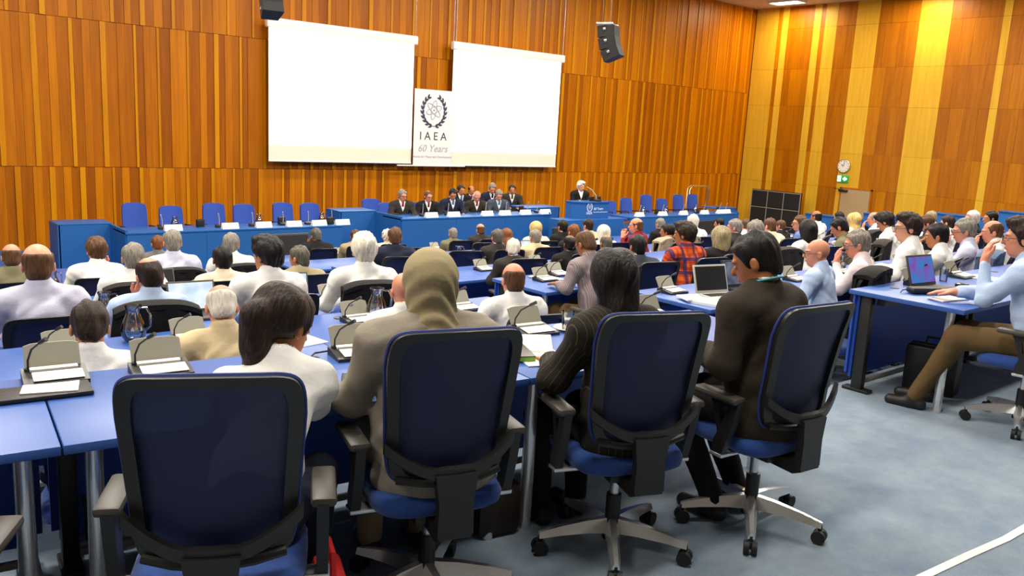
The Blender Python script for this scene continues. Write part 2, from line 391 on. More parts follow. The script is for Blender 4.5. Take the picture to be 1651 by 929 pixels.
# ---------------------------------------------------------------- the room
NEAR_R = [2.22, 3.75, 5.6, 7.3, 9.0, 10.7, 12.4]      # desk edge on the sitters' side, right block
NEAR_L = [2.60, 4.10, 5.65, 7.3, 9.0, 10.7, 12.4]     # the same, left block
FLOOR = [0.0, -0.24, -0.45, -0.66, -0.87, -1.08, -1.28]
EDGE_L = [3.53, 4.95, 6.50, 8.2, 9.9, 11.6, 13.35]
EDGE_R = [3.08, 4.66, 6.45, 8.2, 9.9, 11.6, 13.35]
def build_floor():
    m = MB(); zs = FLOOR+[ZF]; z0 = ZF-0.3
    tops = [(YB, None, 0.2)]
    # the tier behind the front chairs, its edge bends like the white nosing
    back = [(XL,1.24),(2.2,1.24),(3.06,1.20),(3.40,1.17),(3.68,1.14),(3.95,1.13),(6.0,1.13),(XW,1.13)]
    m.prism([(XL,YB),(XW,YB)]+back[::-1], z0, 0.2)
    def edge(i): return [(XL,EDGE_L[i]),(4.2,EDGE_L[i]),(5.0,EDGE_R[i]),(XW,EDGE_R[i])]
    prev = back
    for i in range(7):
        e = edge(i); m.prism(prev+e[::-1], z0, zs[i]); prev = e
    m.prism(prev+[(XW,YW),(XL,YW)], z0, zs[7])
    fl = m.build('floor', 'carpet', smooth=0); tag(fl, kind='structure')
    n = MB()
    for (a, b) in zip(back[:-1], back[1:]):
        d = (Vector(b)-Vector(a)).normalized(); p = Vector((-d.y, d.x))
        n.prism([tuple(Vector(a)-p*0.026),tuple(Vector(b)-p*0.026),tuple(Vector(b)+p*0.008),tuple(Vector(a)+p*0.008)], 0.17, 0.204)
    tag(n.build('trim_1', 'white_paint', smooth=0), 'white step nosing strip along the carpet tier edge', kind='structure')
build_floor()

def front_wall():
    w = MB().box(((XL+XW)/2, YW+0.11, (ZF+CEIL)/2), (XW-XL+0.4, 0.16, CEIL-ZF+0.4)).build('wall_front', 'wood_front_dark', smooth=0)
    tag(w, kind='structure')
    rnd = random.Random(3); boards = []
    for ti, (z0, z1) in enumerate(((ZF, 0.59), (0.59, 3.356), (3.356, CEIL))):
        x = -2.0; k = 0
        while x < XW-0.02:
            tone = ('light','dark','mid','dark')[k%4]
            if tone == 'dark' and rnd.random() < 0.3: tone = 'mid'
            wd = {'light': rnd.choice((0.05,0.07,0.10)), 'mid': rnd.uniform(0.11,0.18), 'dark': rnd.uniform(0.13,0.22)}[tone]
            wd = min(wd, XW-x); th = {'light':0.046,'mid':0.030,'dark':0.022}[tone]+rnd.uniform(-0.004,0.004)
            boards.append((ti, x+wd/2, wd-0.004, z0+0.004, z1-0.004, th, tone)); x += wd; k += 1
    order = sorted(boards, key=lambda b: (b[1] < 1.0, abs(b[0]-1)*4.0 + b[1]*0.35))
    stuff = MB()
    for i, (ti, x, wd, z0, z1, th, tone) in enumerate(order):
        c = (x, YW+0.03-th/2, (z0+z1)/2)
        if i < 300: inst('board', unit_box('wood_front_'+tone), w, c, scale=(wd, th, z1-z0))
        else:
            stuff.mi = ('dark','mid','light').index(tone); stuff.box(c, (wd, th, z1-z0))
    tag(stuff.build('board_cladding', ['wood_front_dark','wood_front_mid','wood_front_light'], w, smooth=0), kind='stuff')
front_wall()

def right_wall():
    w = MB().box((XW+0.11, (YB+YW)/2, (ZF+CEIL)/2), (0.16, YW-YB, CEIL-ZF+0.4)).build('wall_right', 'wood_side_dark', smooth=0)
    tag(w, kind='structure'); rnd = random.Random(5)
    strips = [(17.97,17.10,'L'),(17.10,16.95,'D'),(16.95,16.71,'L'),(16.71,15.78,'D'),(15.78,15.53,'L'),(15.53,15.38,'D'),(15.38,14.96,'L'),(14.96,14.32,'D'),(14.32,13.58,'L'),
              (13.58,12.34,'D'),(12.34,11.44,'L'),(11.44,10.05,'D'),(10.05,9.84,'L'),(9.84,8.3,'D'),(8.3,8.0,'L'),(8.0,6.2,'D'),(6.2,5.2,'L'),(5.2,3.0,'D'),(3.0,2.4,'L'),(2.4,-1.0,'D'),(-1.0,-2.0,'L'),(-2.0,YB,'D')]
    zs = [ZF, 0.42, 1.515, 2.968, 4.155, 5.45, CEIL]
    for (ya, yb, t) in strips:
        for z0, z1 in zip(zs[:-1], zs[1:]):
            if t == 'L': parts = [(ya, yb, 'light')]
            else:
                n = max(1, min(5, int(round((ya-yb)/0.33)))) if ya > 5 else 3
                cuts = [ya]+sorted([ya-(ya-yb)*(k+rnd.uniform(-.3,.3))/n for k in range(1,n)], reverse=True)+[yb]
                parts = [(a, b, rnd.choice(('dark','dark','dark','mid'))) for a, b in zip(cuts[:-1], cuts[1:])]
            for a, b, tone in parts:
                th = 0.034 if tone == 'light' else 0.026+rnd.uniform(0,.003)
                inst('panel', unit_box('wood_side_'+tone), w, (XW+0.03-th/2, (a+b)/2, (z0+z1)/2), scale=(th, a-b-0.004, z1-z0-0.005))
    # door with its closer
    d = MB().box((XW-0.03, 13.62, -0.545), (0.06, 0.96, 1.89)).build('door_1', 'door_beige', smooth=0); tag(d, 'beige door under the clock and exit sign', kind='structure')
    f = MB(); f.box((XW-0.02, 13.11, -0.52), (0.07, 0.05, 1.94)); f.box((XW-0.02, 13.62, 0.43), (0.07, 1.07, 0.05)); f.box((XW-0.02, 14.13, -0.52), (0.07, 0.05, 1.94))
    f.build('door_frame', 'wood_side_dark', d, smooth=0)
    MB().rbox((XW-0.10, 14.02, 0.35), (0.07, 0.30, 0.07), 0.012).tube([(XW-0.12,14.0,0.39),(XW-0.22,14.2,0.40),(XW-0.06,14.35,0.41)], 0.012, 6).build('door_closer', 'black_plastic', d)
    MB().tube([(XW-0.05,13.25,-0.45),(XW-0.12,13.25,-0.45),(XW-0.12,13.37,-0.45)], 0.012, 8).build('door_handle', 'chrome', d)
right_wall()
tag(MB().box((XL-0.1, (YB+YW)/2, (ZF+CEIL)/2), (0.2, YW-YB, CEIL-ZF+0.6)).build('wall_left', 'rear_paint', smooth=0), kind='structure')
tag(MB().box(((XL+XW)/2, YB-0.1, (ZF+CEIL)/2), (XW-XL+0.4, 0.2, CEIL-ZF+0.6)).build('wall_back', 'rear_paint', smooth=0), kind='structure')
tag(MB().box(((XL+XW)/2, (YB+YW)/2, CEIL+0.1), (XW-XL+0.4, YW-YB+0.4, 0.2)).build('ceiling', 'ceiling_paint', smooth=0), kind='structure')
def ceiling_lamp(x, y, sx, sy, label, group, glow='white_paint'):
    t = thing('ceiling_lamp', label, 'ceiling lamp', (x, y, CEIL), 0, group)
    m = MB(); m.box((0, sy/2+0.02, -0.03), (sx+0.08, 0.04, 0.06)); m.box((0, -sy/2-0.02, -0.03), (sx+0.08, 0.04, 0.06))
    m.box((sx/2+0.02, 0, -0.03), (0.04, sy, 0.06)); m.box((-sx/2-0.02, 0, -0.03), (0.04, sy, 0.06)); m.build('frame', 'white_paint', t, smooth=0)
    MB().box((0,0,-0.025), (sx, sy, 0.03)).build('diffuser', glow, t, smooth=0)
for (x, y) in LAMPS: ceiling_lamp(x, y, 2.2, 0.5, 'long ceiling light panel over the seating rows', 'ceiling lights over the rows')
for (x, y) in STAGE_LAMPS: ceiling_lamp(x, y, 2.2, 0.5, 'long ceiling light panel over the front desks', 'ceiling lights over the front desks')
for (x, y) in WASH: ceiling_lamp(x, y, 0.5, 1.0, 'short ceiling light beside the panelled side wall', 'ceiling lights washing the side wall', 'lamp_glow' if y > 16 else 'white_paint')

# ---------------------------------------------------------------- things on the walls
def screen(x0, x1, ztop, zbot, label):
    t = thing('projection_screen', label, 'screen', ((x0+x1)/2, YW-0.25, zbot)); w = x1-x0; h = ztop-zbot
    MB().rbox((0, 0, h-0.10), (w+0.12, 0.15, 0.20), 0.03).build('roller_case', 'screen_case', t)
    MB().box((0, 0.02, (h-0.14)/2), (w, 0.006, h-0.14)).build('screen_cloth', 'screen_border', t, smooth=0)
    MB().box((0, 0.013, 0.335+(h-0.50)/2), (w-0.02, 0.006, h-0.53)).build('projected_image', 'screen_lit', t, smooth=0)
    MB().cyl((-w/2,0.02,0),(w/2,0.02,0),0.018,n=10).build('bottom_bar', 'white_paint', t)
    c = MB()
    for sx in (-1, 1): c.tube([(sx*(w/2+0.02),0,h),(sx*(w/2+0.02),0,CEIL-zbot)], 0.006, 5)
    c.build('hanging_cable', 'steel', t)
screen(7.885, 11.57, 3.80, 0.78, 'left-hand large white projection screen, beside the emblem side of the banner')
screen(12.735, 16.40, 3.80, 0.745, 'right-hand white projection screen, beside the hanging black speaker')

def emblem(parent, mat1, mat2, s):
    """laurel wreath and atom in the XZ plane, facing -Y, about 1 unit tall times s"""
    lv = MB().prism([(0,0),(0.035,0.05),(0.03,0.12),(0,0.17),(-0.03,0.12),(-0.035,0.05)], -0.004, 0.004, 'y').mesh('leaf', mat1, 0)
    for sx in (-1, 1):
        for k in range(9):
            a = R_(-82+k*17.0); r = 0.40
            for q in (-1, 1):
                p = Vector((sx*r*math.cos(a), -0.004, r*math.sin(a)*1.1))
                ang = math.atan2(math.cos(a)*1.1, -math.sin(a))   # tangent, going up
                tang = ang + q*R_(24)
                o = inst('leaf', lv, parent, p*s, (0, (PI/2-tang)*(1 if sx > 0 else -1), 0), (s*0.85,)*3)
    st = MB()
    for sx in (-1, 1):
        st.tube([(sx*0.40*math.cos(R_(a))*s, 0, 0.44*math.sin(R_(a))*s) for a in range(-100, 60, 10)], 0.008*s, 5)
    st.build('wreath_stem', mat1, parent)
    at = MB()
    for a in (0, 60, 120):
        pts = []
        for k in range(28):
            u = 2*PI*k/28; x, z = 0.28*math.cos(u), 0.09*math.sin(u); c, sn = math.cos(R_(a+20)), math.sin(R_(a+20))
            pts.append(((x*c-z*sn)*s, -0.002, (x*sn+z*c+0.03)*s))
        at.tube(pts, 0.009*s, 5, closed=True)
    at.lathe([(0,-0.03*s),(0.03*s,0),(0,0.03*s)], 8, (0,-0.004,0.03*s))
    at.build('atom_orbits', mat2, parent)
def banner():
    x0, x1, z0, z1 = 11.585, 12.72, 0.73, 2.58
    t = thing('banner', 'white hanging banner with wreath emblem between the two screens', 'banner', ((x0+x1)/2, YW-0.30, z0))
    h = z1-z0
    MB().box((0,0,h/2),(x1-x0,0.012,h)).build('cloth_panel', 'banner_cloth', t, smooth=0)
    MB().box((0,0,0.0),(x1-x0+0.9,0.03,0.03)).build('bottom_rail', 'white_paint', t, smooth=0)
    e = empty('wreath_emblem', (0.0,-0.010,1.34)); e.parent = t; emblem(e, 'banner_print', 'banner_print_pale', 0.84)
    for txt, size, z, mat, sh in (('I A E A', 0.28, 0.72, 'banner_print', 0), ('60 Years', 0.25, 0.42, 'banner_print_pale', 0.25), ('Atoms for Peace and Development', 0.082, 0.22, 'banner_print_pale', 0.2)):
        inst('lettering', text_mesh(txt, size, mat, shear=sh), t, (0.0,-0.009,z), (PI/2,0,0))
    c = MB()
    for sx in (0.60,): c.tube([(sx,0,h),(sx,0,CEIL-z0)], 0.008, 5)
    c.build('hanging_cable', 'steel', t)
banner()
def clock():
    t = thing('wall_clock', 'round white wall clock above the exit sign', 'clock', (XW-0.02, 14.12, 1.12))
    q = Matrix.Rotation(-PI/2, 4, 'Y')
    MB().lathe([(0,0),(0.215,0),(0.215,0.05),(0.20,0.055),(0.20,0.04),(0,0.04)], 32).xf(q).build('case', 'steel', t)
    MB().lathe([(0,0.041),(0.199,0.041),(0.199,0.046),(0,0.046)], 32).xf(q).build('dial', 'porcelain', t)
    for k in range(12):
        a = k*PI/6; MB().box((-0.048, 0.17*math.sin(a), 0.17*math.cos(a)), (0.004,0.012,0.036), Matrix.Rotation(-a,3,'X')).build('hour_mark', 'black_plastic', t, smooth=0)
    for nm, L, a, w in (('hour_hand',0.10,R_(300),0.016),('minute_hand',0.15,R_(6),0.012)):
        MB().box((-0.052, -0.5*L*math.sin(a), 0.5*L*math.cos(a)), (0.004,w,L), Matrix.Rotation(a,3,'X')).build(nm, 'black_plastic', t, smooth=0)
clock()
def exit_sign():
    t = thing('exit_sign', 'small lit green exit sign under the wall clock', 'sign', (XW-0.05, 14.11, 0.72))
    MB().rbox((0,0,0),(0.07,0.38,0.21),0.01).build('sign_box', 'exit_green', t)
    # running man and arrow, white
    MB().prism([(-0.16,-0.03),(-0.16,0.03),(-0.10,0.03),(-0.10,0.07),(-0.02,0.0),(-0.10,-0.07),(-0.10,-0.03)], -0.042, -0.036, 'x').build('arrow', 'exit_white', t, smooth=0)
    m = MB(); m.prism([(0.04,-0.09),(0.15,-0.09),(0.15,0.09),(0.04,0.09)], -0.042, -0.036, 'x'); m.build('door_symbol', 'exit_white', t, smooth=0)
    m = MB(); m.lathe([(0,-0.018),(0.018,0),(0,0.018)], 8, (-0.045,0.08,0.06)); m.tube([(-0.045,0.085,0.03),(-0.045,0.10,-0.01),(-0.045,0.07,-0.035),(-0.045,0.09,-0.075)], 0.011, 5); m.tube([(-0.045,0.10,-0.01),(-0.045,0.125,-0.05)], 0.011, 5); m.tube([(-0.045,0.06,0.0),(-0.045,0.085,0.03),(-0.045,0.12,0.01)], 0.008, 5)
    m.build('running_figure', 'exit_green', t, smooth=0)
exit_sign()
def line_array(loc, rz, label, n=3, hz=CEIL, sc=0.74):
    t = thing('hanging_speaker', label, 'speaker', loc, rz, 'hanging speaker clusters', sc)
    a = 0.0; p = Vector((0,0,0)); m = None
    for k in range(n):
        a = R_(6+9*k); rot = Matrix.Rotation(-a, 3, 'X')
        c = p + rot @ Vector((0,0,-0.10))
        b = MB(); b.prism([(-0.19,-0.16),(0.19,-0.16),(0.15,0.14),(-0.15,0.14)], -0.095, 0.095)
        M = Matrix.Translation(c) @ rot.to_4x4(); b.xf(M); s = b.build('cabinet', 'speaker_black', t, smooth=0)
        g = MB().box((0,-0.166,0),(0.36,0.014,0.18)).xf(M).build('grille', 'grille_black', s, smooth=0)
        for q in (-1,1):
            MB().rbox((q*0.18,0.0,0.03),(0.02,0.05,0.05),0.006).xf(M).build('rigging_plate', 'steel', s)
        p = p + rot @ Vector((0,0,-0.198))
    f = MB(); f.rbox((-0.17,0,0.02),(0.03,0.30,0.05),0.006); f.rbox((0.17,0,0.02),(0.03,0.30,0.05),0.006); f.cyl((-0.17,0.1,0.03),(0.17,0.1,0.03),0.014,n=8); f.cyl((-0.17,-0.1,0.03),(0.17,-0.1,0.03),0.014,n=8)
    f.build('flying_frame', 'steel', t)
    MB().tube([(0,-0.05,0.03),(0,-0.05,(hz-loc[2])/sc)], 0.006, 6).tube([(0,0.09,0.03),(0,0.09,(hz-loc[2])/sc)], 0.004, 6).build('suspension_cable', 'steel', t)
line_array((8.21, 8.06, 3.12), R_(28), 'black hanging line speaker in front of the wood wall beside the right screen')
line_array((4.87, 10.95, 3.44), R_(-10), 'black hanging line speaker above the left projection screen corner')
def display_rack():
    t = thing('panel_rack', 'black square panels in a grey frame leaning by the side wall', 'panel rack', (24.75, 15.97, ZF))
    H = 1.66; W = 1.86
    MB().box((0.02,0,H/2),(0.05,W,H)).build('backing', 'black_plastic', t, smooth=0)
    for k in range(3):
        for r in range(3):
            MB().box((-0.02,-W/2+W*(k+.5)/3, H*(r+.5)/3-0.02),(0.03,W/3-0.07,H/3-0.07)).build('square_panel', 'grille_black', t, smooth=0)
    for k in range(4): MB().box((-0.03,-W/2+W*k/3*0.985+0.014,H/2-0.02),(0.025,0.022,H-0.04)).build('frame_bar', 'unit_grey', t, smooth=0)
    for r in range(1,4): MB().box((-0.03,0,H*r/3-0.03),(0.024,W,0.022)).build('frame_bar', 'unit_grey', t, smooth=0)
display_rack()
def luggage_hoop():
    t = thing('luggage_cart', 'tall brass tube luggage cart hoop behind the blue chairs', 'cart', (21.44, 16.6, -0.98))
    for y in (-0.05, 0.05):
        MB().tube([(-0.47,y,0.06),(-0.47,y,1.16),(-0.42,y,1.24),(-0.34,y,1.27),(0.34,y,1.27),(0.42,y,1.24),(0.47,y,1.16),(0.47,y,0.06)], 0.022, 8).build('hoop', 'brass', t)
    MB().rbox((0,0,0.16),(0.98,0.5,0.05),0.015).build('deck', 'brass', t)
    for sx in (-1,1):
        for sy in (-1,1): MB().cyl((sx*0.42,sy*0.2-0.015,0.06),(sx*0.42,sy*0.2+0.015,0.06),0.06,n=12).build('wheel', 'black_rubber', t)
luggage_hoop()

# ---------------------------------------------------------------- the audience: head x, head y, top of head z, row, block, pose, yaw, skin, hair, top, label, extras
AUD = [
 (0.9, 3.85, 0.91, 1, 'L', 'bow', -14, 'tan', ('short', 'darkbrown'), ('shirt', 'white'), 'man with short dark brown hair in white collar, head low behind nearest desk', {'chair': None}),
 (1.53, 4.0, 0.91, 1, 'L', 'bow', -12, 'pink', ('fringe', 'white'), ('shirt', 'beige'), 'white-haired balding man in beige shirt bending over his desk', {'chair': 'n'}),
 (2.58, 4.0, 0.86, 1, 'L', 'desk', -20, 'pink', None, ('shirt', 'white'), 'bald man whose ear and cheek show beside the hijab', {'glasses': 1, 'chair': 'n'}),
 (3.39, 4.0, 0.92, 1, 'L', 'desk', -18, 'pink', ('fringe', 'brown'), ('shirt', 'white'), 'balding man with thin brown fringe in a plain white shirt', {'chair': None}),
 (1.03, 5.55, 0.94, 2, 'L', 'desk', -6, 'fair', ('fringe', 'brown'), ('shirt', 'lavender'), 'bald man with brown fringe in lavender shirt before a blue mesh chair', {'chair': 'm'}),
 (1.66, 5.55, 0.82, 2, 'L', 'chinL', -14, 'pink', ('balding', 'darkbrown'), ('shirt', 'paleblue'), 'man with bald crown and dark hair holding his cheek, black jacket on chair', {'chair': 'j'}),
 (2.45, 5.55, 0.92, 2, 'L', 'deskL', -8, 'tan', ('thick', 'black'), ('shirt', 'white'), 'young man with thick black hair in white shirt behind a dark chair', {'chair': 'm'}),
 (3.22, 5.55, 0.91, 2, 'L', 'desk', -22, 'fair', ('thick', 'white'), ('shirt', 'white'), 'man with full white hair in roomy white shirt', {'chair': 'j'}),
 (5.51, 5.5, 0.84, 2, 'R', 'bow', 2, 'olive', ('thin', 'brown'), ('shirt', 'greystripe'), 'man in glasses and grey striped shirt with strap leaning on desk corner', {'glasses': 1, 'chair': 'n'}),
 (6.23, 5.5, 0.79, 2, 'R', 'desk', -18, 'olive', ('short', 'black'), ('jacket', 'slate'), 'dark-haired man in slate jacket at desk with mesh chairs', {'chair': 'm'}),
 (6.94, 5.5, 0.89, 2, 'R', 'deskL', -8, 'olive', ('thick', 'darkbrown'), ('shirt', 'plaid'), 'man in bright orange plaid shirt', {'chair': 'm'}),
 (7.56, 5.5, 0.82, 2, 'R', 'desk', -25, 'fair', ('bob', 'ashblond'), ('jacket', 'black'), 'woman with ash blond bob in black jacket next to plaid shirt', {'chair': 'm'}),
 (8.18, 5.5, 0.88, 2, 'R', 'desk', -12, 'pink', ('short', 'grey'), ('shirt', 'cream'), 'man with close-cropped grey hair behind the dark-suited man', {'chair': 'b'}),
 (9.26, 5.5, 0.84, 2, 'R', 'desk', -10, 'tan', ('bob', 'black'), ('shirt', 'white'), 'person with glossy black bob hair in white top', {'chair': 'm'}),
 (9.99, 5.5, 0.84, 2, 'R', 'bow', 22, 'tan', ('short', 'black'), ('shirt', 'olive'), 'young man with cropped black hair looking down, olive top', {'chair': 'b'}),
 (11.16, 5.5, 0.88, 2, 'R', 'bow', 14, 'tan', ('thick', 'black'), ('shirt', 'white'), 'man with thick black hair in white shirt, black jacket on chair back', {'chair': 'j'}),
 (12.39, 5.5, 0.83, 2, 'R', 'chinL', 22, 'pink', ('short', 'brown'), ('jacket', 'navy'), 'brown-haired man in navy vest over white sleeves', {'chair': 'm'}),
 (13.09, 5.5, 0.81, 2, 'R', 'desk', 5, 'fair', ('short', 'darkbrown'), ('shirt', 'white'), 'dark brown haired head behind the man with black hair and clasped hand', {'chair': 'm'}),
 (13.94, 5.5, 0.86, 2, 'R', 'deskL', 20, 'pink', ('short', 'white'), ('jacket', 'navy'), 'man with white hair in navy jacket near the blue partition', {'chair': 'm'}),
 (14.64, 5.5, 0.84, 2, 'R', 'deskL', 16, 'tan', ('short', 'black'), ('jacket', 'charcoal'), 'man with black hair in charcoal jacket near the blue partition', {'chair': 'b'}),
 (6.33, 3.65, 0.99, 1, 'R', 'deskL', 14, 'pink', None, ('shirt', 'paleblue'), 'bald man in thin glasses and pale blue shirt at a laptop', {'glasses': 1, 'chair': 'j'}),
 (6.96, 3.65, 1.04, 1, 'R', 'chinL', 22, 'pink', ('short', 'grey'), ('shirt', 'pinkwhite'), 'grey bearded man in glasses resting chin on hand', {'glasses': 1, 'beard': 'grey', 'chair': 'n'}),
 (7.85, 3.65, 1.16, 1, 'R', 'deskL', 16, 'fair', ('thick', 'darkbrown'), ('shirt', 'white'), 'young man in glasses with wavy brown hair and white shirt', {'glasses': 1, 'chair': 'n'}),
 (8.48, 3.65, 1.05, 1, 'R', 'chinL', 14, 'tan', ('short', 'black'), ('shirt', 'white'), 'man with cropped black hair, hand at mouth, denim jacket behind him', {'chair': 'd'}),
 (9.1, 3.65, 1.08, 1, 'R', 'chinL', 20, 'pink', ('short', 'grey'), ('shirt', 'lavender'), 'man with grey brown hair in pale lavender shirt, chin on hand', {'glasses': 1, 'chair': 'n'}),
 (9.82, 3.65, 1.04, 1, 'R', 'chinL', 18, 'pink', ('balding', 'brown'), ('shirt', 'white'), 'balding brown-haired man in white shirt resting cheek on hand', {'chair': 'n'}),
 (2.03, 7.2, 0.67, 3, 'L', 'desk', -16, 'pink', ('short', 'grey'), ('shirt', 'white'), 'grey-haired man in white shirt behind black covered chair', {'chair': 'j'}),
 (2.77, 7.2, 0.61, 3, 'L', 'desk', -10, 'brown', ('short', 'black'), ('shirt', 'cream'), 'man with short black hair in cream white shirt', {'chair': 'n'}),
 (3.49, 7.2, 0.58, 3, 'L', 'deskL', -4, 'tan', ('short', 'darkgrey'), ('jacket', 'sand'), 'man with greying dark hair in sand jacket looking left', {'chair': 'n'}),
 (6.08, 7.2, 0.52, 3, 'R', 'bowR', -20, 'pink', ('short', 'white'), ('jacket', 'charcoal'), 'white-haired man in dark suit leaning to the side, hand at cheek', {'chair': 'm'}),
 (6.95, 7.2, 0.54, 3, 'R', 'desk', -14, 'brown', ('balding', 'black'), ('jacket', 'black'), 'dark balding man in black suit beside grey striped shirt', {'chair': 'm'}),
 (7.57, 7.2, 0.52, 3, 'R', 'desk', -14, 'olive', ('balding', 'darkgrey'), ('jacket', 'grey'), 'balding man with dark grey fringe in grey jacket', {'chair': 'm'}),
 (10.19, 7.2, 0.64, 3, 'R', 'deskL', 0, 'pink', ('short', 'grey'), ('jacket', 'charcoal'), 'grey-haired man in dark jacket turned left beside blond bob', {'chair': 'm'}),
 (11.07, 7.2, 0.63, 3, 'R', 'desk', -8, 'fair', ('short', 'brown'), ('jacket', 'cream'), 'brown-haired man in cream jacket', {'chair': 'm'}),
 (11.87, 7.2, 0.65, 3, 'R', 'deskL', 24, 'pink', ('short', 'brown'), ('shirt', 'blueshirt'), 'man in glasses and blue shirt seen in profile', {'glasses': 1, 'chair': 'm'}),
 (13.53, 7.2, 0.64, 3, 'R', 'desk', -8, 'fair', ('long', 'blonde'), ('shirt', 'cream'), 'woman with long straight blonde hair', {'chair': 'b'}),
 (14.2, 7.2, 0.65, 3, 'R', 'chinL', 14, 'pink', ('balding', 'grey'), ('shirt', 'white'), 'balding grey man in white shirt with hand at mouth', {'chair': 'm'}),
 (16.38, 7.2, 0.62, 3, 'R', 'desk', 0, 'fair', ('short', 'ashblond'), ('shirt', 'white'), 'man with ash blond hair in white shirt before the partition', {'chair': 'm'}),
 (1.44, 8.9, 0.46, 4, 'L', 'desk', -4, 'pink', ('fringe', 'brown'), ('jacket', 'olive'), 'bald man with brown fringe in olive jacket', {'chair': 'm'}),
 (2.17, 8.9, 0.48, 4, 'L', 'chinR', -12, 'pink', ('thick', 'brown'), ('shirt', 'white'), 'person with thick brown hair in white shirt, hand at face', {'chair': 'm'}),
 (2.9, 8.9, 0.56, 4, 'L', 'desk', -10, 'pink', ('short', 'grey'), ('shirt', 'lavender'), 'tall broad grey-haired man in lavender shirt', {'chair': 'j'}),
 (3.52, 8.9, 0.48, 4, 'L', 'deskR', -6, 'pink', ('short', 'grey'), ('shirt', 'white'), 'grey-haired man in white shirt beyond the black-haired man', {'chair': 'j'}),
 (5.59, 8.9, 0.47, 4, 'R', 'desk', -24, 'pink', ('short', 'brown'), ('jacket', 'navy'), 'broad brown-haired man in navy suit by the aisle', {'chair': 'm'}),
 (7.22, 8.9, 0.39, 4, 'R', 'desk', -16, 'pink', ('short', 'darkgrey'), ('jacket', 'charcoal'), 'man with dark grey hair in charcoal suit, centre rows', {'chair': 'm'}),
 (8.8, 10.6, 0.1, 5, 'R', 'bow', -10, 'fair', ('long', 'auburn'), ('shirt', 'grey'), 'woman with long auburn hair bowed forward', {'chair': 'm'}),
 (7.91, 8.9, 0.36, 4, 'R', 'desk', -14, 'pink', ('short', 'grey'), ('jacket', 'beige'), 'grey-haired man in beige jacket, centre rows', {'chair': 'm'}),
 (8.66, 8.9, 0.41, 4, 'R', 'desk', -14, 'tan', ('short', 'auburn'), ('jacket', 'black'), 'auburn-haired man in black jacket behind striped shirt man', {'chair': 'm'}),
 (9.29, 8.9, 0.37, 4, 'R', 'desk', -14, 'fair', ('bob', 'white'), ('shirt', 'white'), 'woman with short white hair in white top', {'chair': 'm'}),
 (10.01, 8.9, 0.47, 4, 'R', 'clasp', 18, 'pink', ('fringe', 'brown'), ('shirt', 'maroon'), 'balding man in maroon shirt with clasped hands', {'chair': 'g'}),
 (10.76, 8.9, 0.34, 4, 'R', 'deskL', 4, 'olive', ('ponytail', 'black'), ('shirt', 'peach'), 'woman with black tied-back hair in peach top', {'chair': 'g'}),
 (11.42, 8.9, 0.49, 4, 'R', 'desk', -16, 'pink', ('short', 'white'), ('shirt', 'white'), 'white-haired man in white shirt beyond the plaid shirt', {'chair': 'm'}),
 (12.91, 8.9, 0.37, 4, 'R', 'desk', -5, 'fair', ('short', 'brown'), ('shirt', 'white'), 'brown-haired man in white shirt beside dark jacket', {'chair': 'm'}),
 (14.04, 8.9, 0.32, 4, 'R', 'desk', 6, 'pink', ('short', 'brown'), ('jacket', 'black'), 'brown-haired man in black suit beside cream jacket', {'chair': 'm'}),
 (15.25, 8.9, 0.47, 4, 'R', 'desk', -2, 'olive', ('fringe', 'black'), ('shirt', 'white'), 'bald tan man in white shirt before the side wall', {'chair': 'm'}),
 (16.12, 8.9, 0.43, 4, 'R', 'desk', -2, 'tan', ('short', 'black'), ('shirt', 'grey'), 'dark-haired man in grey shirt before the beige door', {'chair': 'j'}),
 (9.42, 10.6, 0.22, 5, 'R', 'desk', -12, 'fair', ('long', 'blonde'), ('shirt', 'cream'), 'woman with long honey blonde hair near the front', {'chair': 'm'}),
 (10.04, 10.6, 0.24, 5, 'R', 'desk', -8, 'tan', ('short', 'black'), ('jacket', 'black'), 'man with black hair in black suit in front of the lectern', {'chair': 'm'}),
 (10.66, 10.6, 0.24, 5, 'R', 'desk', -4, 'pink', ('short', 'darkbrown'), ('jacket', 'beige'), 'dark brown haired man in beige jacket in front of the lectern', {'chair': 'm'}),
 (12.61, 10.6, 0.2, 5, 'R', 'desk', -6, 'pink', ('short', 'grey'), ('jacket', 'black'), 'grey-haired person in black before the right front desk', {'chair': 'g'}),
 (14.47, 10.6, 0.15, 5, 'R', 'deskL', 0, 'tan', ('short', 'black'), ('jacket', 'grey'), 'small dark-haired person before the right front desk', {'chair': 'm'}),
 (3.8, 12.3, 0.0, 6, 'L', 'desk', -10, 'pink', ('short', 'auburn'), ('shirt', 'grey'), 'auburn-haired person low before the left front desk', {'chair': 'm'}),
 (6.25, 12.3, 0.02, 6, 'R', 'chinL', -14, 'tan', ('short', 'darkgrey'), ('jacket', 'black'), 'grey-haired man in black suit, hand at ear, front row', {'chair': 'm'}),
 (6.96, 12.3, -0.03, 6, 'R', 'desk', -20, 'olive', ('short', 'brown'), ('jacket', 'sand'), 'brown-haired man in sand jacket in the front row', {'chair': 'm'}),
 (7.58, 12.3, -0.06, 6, 'R', 'desk', -20, 'fair', ('curly', 'white'), ('shirt', 'cream'), 'curly white-haired person in the front row', {'chair': 'm'}),
 (8.95, 12.3, -0.07, 6, 'R', 'desk', -16, 'pink', ('short', 'grey'), ('jacket', 'olive'), 'grey-haired man in olive jacket in the front row', {'chair': 'm'}),
 (9.57, 12.3, -0.01, 6, 'R', 'desk', -12, 'pink', ('fringe', 'brown'), ('jacket', 'charcoal'), 'bald man in charcoal suit in the front row', {'chair': 'm'}),
]

